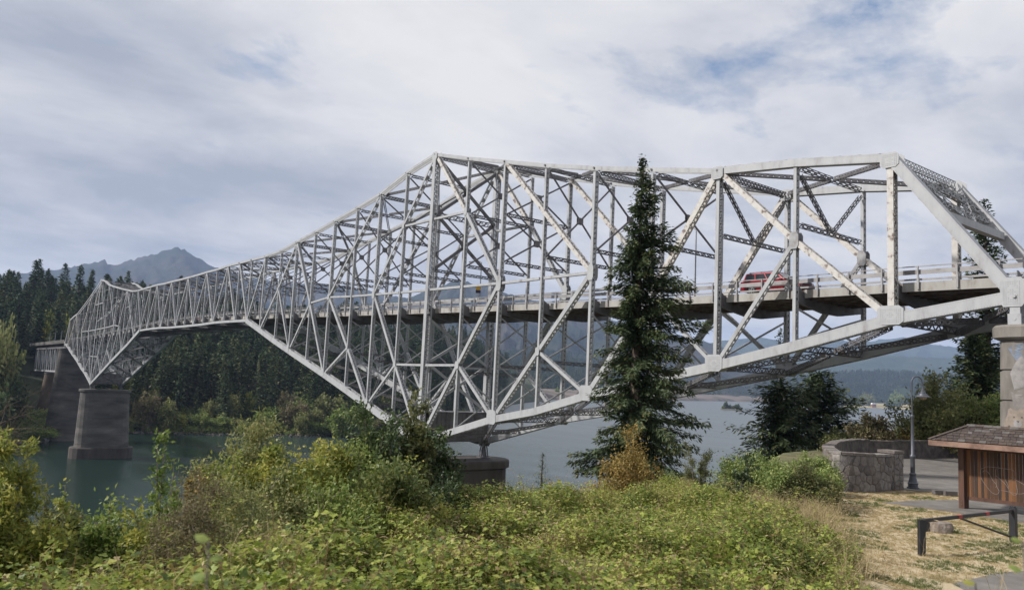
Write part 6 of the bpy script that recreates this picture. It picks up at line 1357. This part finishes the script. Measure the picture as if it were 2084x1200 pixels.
# ------------------------------------------------------------------ vehicles on the bridge
REDP = mat('red_car_paint', (.25, .006, .012), .25, .2); GLS = mat('car_glass', (.02, .025, .03), .08); TYR = mat('tyre_rubber', (.02, .02, .02), .8); CHR = mat('wheel_alloy', (.50, .50, .52), .3, .8); WHP = mat('white_car_paint', (.65, .65, .64), .3); BUMP_ = mat('bumper_plastic', (.06, .06, .062), .6); LMP = mat('headlight_lens', (.6, .6, .62), .15); TLT = mat('tail_light_red', (.25, .01, .01), .25)
def vehicle(name, label, loc, paint, Lc=5.3, Wc=1.95, Hc=1.80, group=None):
    """faces +x; long estate body with a tapered greenhouse"""
    v = thing(name, label, 'car', tuple(loc), 0, group); h = Wc/2; S = Lc/5.3
    side = [(-2.60, .50), (-2.64, .75), (-2.60, 1.02), (-2.55, 1.12), (1.15, 1.12), (1.45, 1.06), (2.30, .98), (2.55, .82), (2.64, .62), (2.60, .36)]
    bot = [(2.05, .32)]
    for xc in (1.62, -1.62):
        for k in range(7): a = math.pi*k/6; bot.append((xc+math.cos(a)*.43, .36+math.sin(a)*.43))
    bot += [(-2.45, .34)]
    poly = [(x*S, z) for x, z in side+bot[0:]]
    n = len(poly); mb = MB(); lay = [(-h+.06, .96), (-h, 1.0), (h, 1.0), (h-.06, .96)]; V = []
    cxy = np.array([0, .7])
    for yy, s in lay: V += [(x*(.985 if s < 1 else 1), yy, .7+(z-.7)*s) for x, z in poly]
    for i in range(3):
        for k in range(n): mb.Q.append(np.array([(i*n+k, i*n+(k+1) % n, (i+1)*n+(k+1) % n, (i+1)*n+k)])+0)
    mb.P.append(list(range(n))[::-1]); mb.P.append([3*n+k for k in range(n)])
    Q = [np.concatenate(mb.Q)]; mb.Q = []; mb.add(V, Q[0]); mb.build('body', paint, v)
    # greenhouse
    base = [(-2.50, -h+.07), (1.28, -h+.07), (1.28, h-.07), (-2.50, h-.07)]; top = [(-2.28, -h+.22), (.42, -h+.22), (.42, h-.22), (-2.28, h-.22)]
    mb = MB(); V = [(x*S, y, 1.115) for x, y in base]+[(x*S, y, Hc-.06) for x, y in top]+[(x*S*.97-.02, y*.9, Hc) for x, y in top]
    mb.add(V, [(k+r_*4, (k+1) % 4+r_*4, (k+1) % 4+4+r_*4, k+4+r_*4) for r_ in range(2) for k in range(4)]+[(8, 9, 10, 11)]); mb.build('roof', paint, v)
    def lerp(x0, x1, t): return x0+(x1-x0)*t
    def pane(nm, s, xa0, xa1, t0=.10, t1=.92):
        """side glass between x shares of the greenhouse"""
        mb = MB(); P4 = []
        for (xs, t) in ((xa0, t0), (xa1, t0), (xa1, t1), (xa0, t1)):
            xl, xr = lerp(-2.50, -2.28, t), lerp(1.28, .42, t); P4.append((lerp(xl, xr, xs)*S, s*(lerp(h-.07, h-.22, t)+.012), lerp(1.115, Hc-.06, t)))
        mb.add(P4, [(0, 1, 2, 3)]); mb.P = []; mb.build(nm, GLS, v)
    for s in (-1, 1):
        for (a, b) in ((.035, .30), (.325, .60), (.625, .96)): pane('side_window', s, a, b)
        for a in (.3125, .6125):
            mb = MB(); P4 = []
            for t, w_ in ((.06, .005), (.96, .005)):
                xl, xr = lerp(-2.50, -2.28, t), lerp(1.28, .42, t)
                for dx_ in ((-w_, w_) if t < .5 else (w_, -w_)): P4.append((lerp(xl, xr, a+dx_)*S, s*(lerp(h-.07, h-.22, t)+.016), lerp(1.115, Hc-.06, t)))
            mb.add(P4, [(0, 1, 2, 3)]); mb.build('door_pillar', paint, v)
        mb = MB(); mb.bar((-2.0*S, s*(h-.30), Hc+.05), (.15*S, s*(h-.30), Hc+.05), (0, .02, 0), (0, 0, .018))
        for x_ in (-1.9, -.9, .1): mb.bar((x_*S, s*(h-.30), Hc-.02), (x_*S, s*(h-.30), Hc+.04), (.03, 0, 0), (0, .015, 0))
        mb.build('roof_rail', BUMP_, v)
        mb = MB(); mb.box((1.0*S, s*(h+.09), 1.16), .16, .18, .16); mb.build('wing_mirror', paint, v)
        mb = MB(); mb.bar((-2.2*S, s*(h+.005), .62), (2.0*S, s*(h+.005), .62), (0, .008, 0), (0, 0, .035)); mb.build('side_trim', BUMP_, v)
        mb = MB(); mb.box((2.52*S, s*(h-.28), .80), .18, .36, .16); mb.build('headlight', LMP, v)
        mb = MB(); mb.box((-2.58*S, s*(h-.12), .92), .12, .18, .42); mb.build('tail_light', TLT, v)
        for x_ in (.25, -.85): mb = MB(); mb.bar((x_*S-.09, s*(h+.012), .98), (x_*S+.09, s*(h+.012), .98), (0, .012, 0), (0, 0, .018)); mb.build('door_handle', paint, v)
        for x_ in (1.62, -1.62):
            c = np.array([x_*S, s*(h-.11), .36]); mb = MB(); mb.rod(c-[0, .12, 0], c+[0, .12, 0], .36, 20); w_ = mb.build('wheel', TYR, v)
            mb = MB(); mb.rod(c+[0, s*.10, 0], c+[0, s*.13, 0], .09, 12)
            for k in range(5): a = k*2*math.pi/5; mb.bar(c+[0, s*.125, 0], c+[math.cos(a)*.25, s*.125, math.sin(a)*.25], np.array([-math.sin(a), 0, math.cos(a)])*.035, (0, .012, 0))
            mb.tube([c+[math.cos(a)*.26, s*.12, math.sin(a)*.26] for a in np.linspace(0, 2*math.pi, 17)], .022, 4); mb.build('rim', CHR, w_)
    mb = MB(); P4 = [(1.285*S, -h+.16, 1.14), (1.285*S, h-.16, 1.14), (.50*S, h-.30, Hc-.10), (.50*S, -h+.30, Hc-.10)]; mb.add([(x+.02, y, z+.015) for x, y, z in P4], [(0, 1, 2, 3)]); mb.build('windscreen', GLS, v)
    mb = MB(); P4 = [(-2.505*S, -h+.16, 1.2), (-2.505*S, h-.16, 1.2), (-2.32*S, h-.30, Hc-.12), (-2.32*S, -h+.30, Hc-.12)]; mb.add([(x-.02, y, z) for x, y, z in P4], [(0, 3, 2, 1)]); mb.build('rear_window', GLS, v)
    mb = MB(); mb.box((2.62*S, 0, .48), .16, Wc-.1, .22); mb.build('bumper', BUMP_, v)
    mb = MB(); mb.box((-2.62*S, 0, .48), .14, Wc-.1, .22); mb.build('bumper', BUMP_, v)
    mb = MB(); mb.box((2.645*S, 0, .78), .05, Wc-.85, .2); mb.build('grille', BUMP_, v)
    return v
vx = -18.0; vehicle('red_estate_car', 'dark red large SUV driving across the near end of the bridge', (vx, 3.0, deck_z(vx)), REDP)
v2 = vehicle('red_car', 'small distant red car near the middle of the bridge', (-184.8, 6.4, deck_z(-184.8)), mat('bright_red_paint', (.55, .05, .04), .35, .1), 4.6, 1.8, 1.55)
v3 = vehicle('white_car', 'tiny white car on the bridge right of the distant red car', (-165.5, 6.4, deck_z(-165.5)), WHP, 4.5, 1.8, 1.5)

# ------------------------------------------------------------------ lamps and sign on the bridge, lamps on the approach
LMPC = mat('lamp_pole_steel', (.22, .23, .24), .5, .3, vary=.2, scale=2)
def bridge_lamp(loc, h, arm, label, r_=.07):
    t_ = thing('bridge_lamp', label, 'lamp post', tuple(loc)); mb = MB(); mb.tube([(0, 0, 0), (0, 0, h*.5), (0, 0, h)], [r_*1.3, r_, r_*.8], 8); mb.build('pole', LMPC, t_)
    mb = MB(); mb.tube([(0, 0, h), (arm*.25, 0, h+.28), (arm*.6, 0, h+.42), (arm, 0, h+.40)], r_*.6, 6); mb.build('arm', LMPC, t_)
    mb = MB(); mb.bar((arm*.95, 0, h+.36), (arm*1.3, 0, h+.34), (0, .12, 0), (0, 0, .06)); mb.build('lamp_head', LMPC, t_)
p_ = at_y(976, 610, 8.9); bridge_lamp((p_[0], 8.9, deck_z(p_[0])), at_y(976, 535, 8.9)[2]-deck_z(p_[0]), -2.2, 'curved arm lamp post on the bridge beside the yellow sign')
p_ = at_y(1414, 610, 8.9); bridge_lamp((p_[0], 8.9, deck_z(p_[0])), at_y(1414, 470, 8.9)[2]-deck_z(p_[0]), -1.1, 'lamp post on the bridge deck right of the tall fir')
for k, (px, yb, yt) in enumerate(((90, 705, 692), (108, 700, 688), (124, 697, 684))):
    xx = NX(48)-12-(2-k)*17; zb_ = 7.0; bridge_lamp((xx, -.2, zb_), 5.0, 1.6, ['farthest lamp post on the approach span', 'middle lamp post on the approach span', 'nearest lamp post on the approach span by the truss'][k], .12)
sgx = at_y(973, 596, 8.7)[0]; sg = thing('traffic_sign', 'small yellow and dark sign panel on the bridge railing', 'sign', (sgx, 8.7, deck_z(sgx)))
mb = MB(); mb.bar((0, 0, 0), (0, 0, 2.6), (.04, 0, 0), (0, .04, 0)); mb.build('sign_post', LMPC, sg)
d_ = unit([CAM[0]-sgx, CAM[1]-8.7, 0]); nr_ = np.array([-d_[1], d_[0], 0])
zs_ = at_y(973, 590, 8.7)[2]-deck_z(sgx)
mb = MB(); mb.bar(d_*.08+[0, 0, zs_+.02], d_*.08+[0, 0, zs_+.48], nr_*.32, d_*.02); mb.build('yellow_panel', mat('sign_yellow', (.62, .36, .02), .6), sg)
mb = MB(); mb.bar(d_*.08+[0, 0, zs_-.42], d_*.08+[0, 0, zs_], nr_*.32, d_*.02); mb.build('dark_panel', mat('sign_dark', (.03, .015, .03), .6), sg)

# ------------------------------------------------------------------ small things across the water
sp = at_b(1778, 824, 2690); sc_ = 2690/FPX
shd = thing('shore_shed', 'tiny white shed with a reddish front on the far right shore', 'shed', (sp[0], sp[1], WZ+3), math.atan2(R2[1], R2[0]))
mb = MB(); mb.box((0, 0, 5), 14, 9, 10); mb.build('wall', mat('shed_wall', (.26, .13, .10), .8), shd)
mb = MB(); mb.prism([(-8, 10), (8, 10), (6, 14.5), (-6, 14.5)], (1, 0, 0), (0, 0, 1), (0, -5.4, 0), (0, 10.8, 0)); mb.build('roof', mat('shed_roof', (.68, .66, .64), .7), shd)
# white boat moored at the far left pier
bp_ = at_z(90, 897, WZ); bo = thing('small_boat', 'small pale boat at the shore left of the approach pier', 'boat', tuple(bp_), .4)
mb = MB(); loft(mb, [([(-2.4, -.5), (1.6, -.7), (2.8, 0), (1.6, .7), (-2.4, .5)], -.2), ([(-2.5, -.9), (1.8, -1.0), (3.4, 0), (1.8, 1.0), (-2.5, .9)], .7)]); mb.build('hull', WHP, bo)
mb = MB(); mb.box((-.4, 0, 1.2), 1.8, 1.3, 1.0); mb.build('cabin', mat('boat_cabin', (.4, .4, .38), .6), bo)
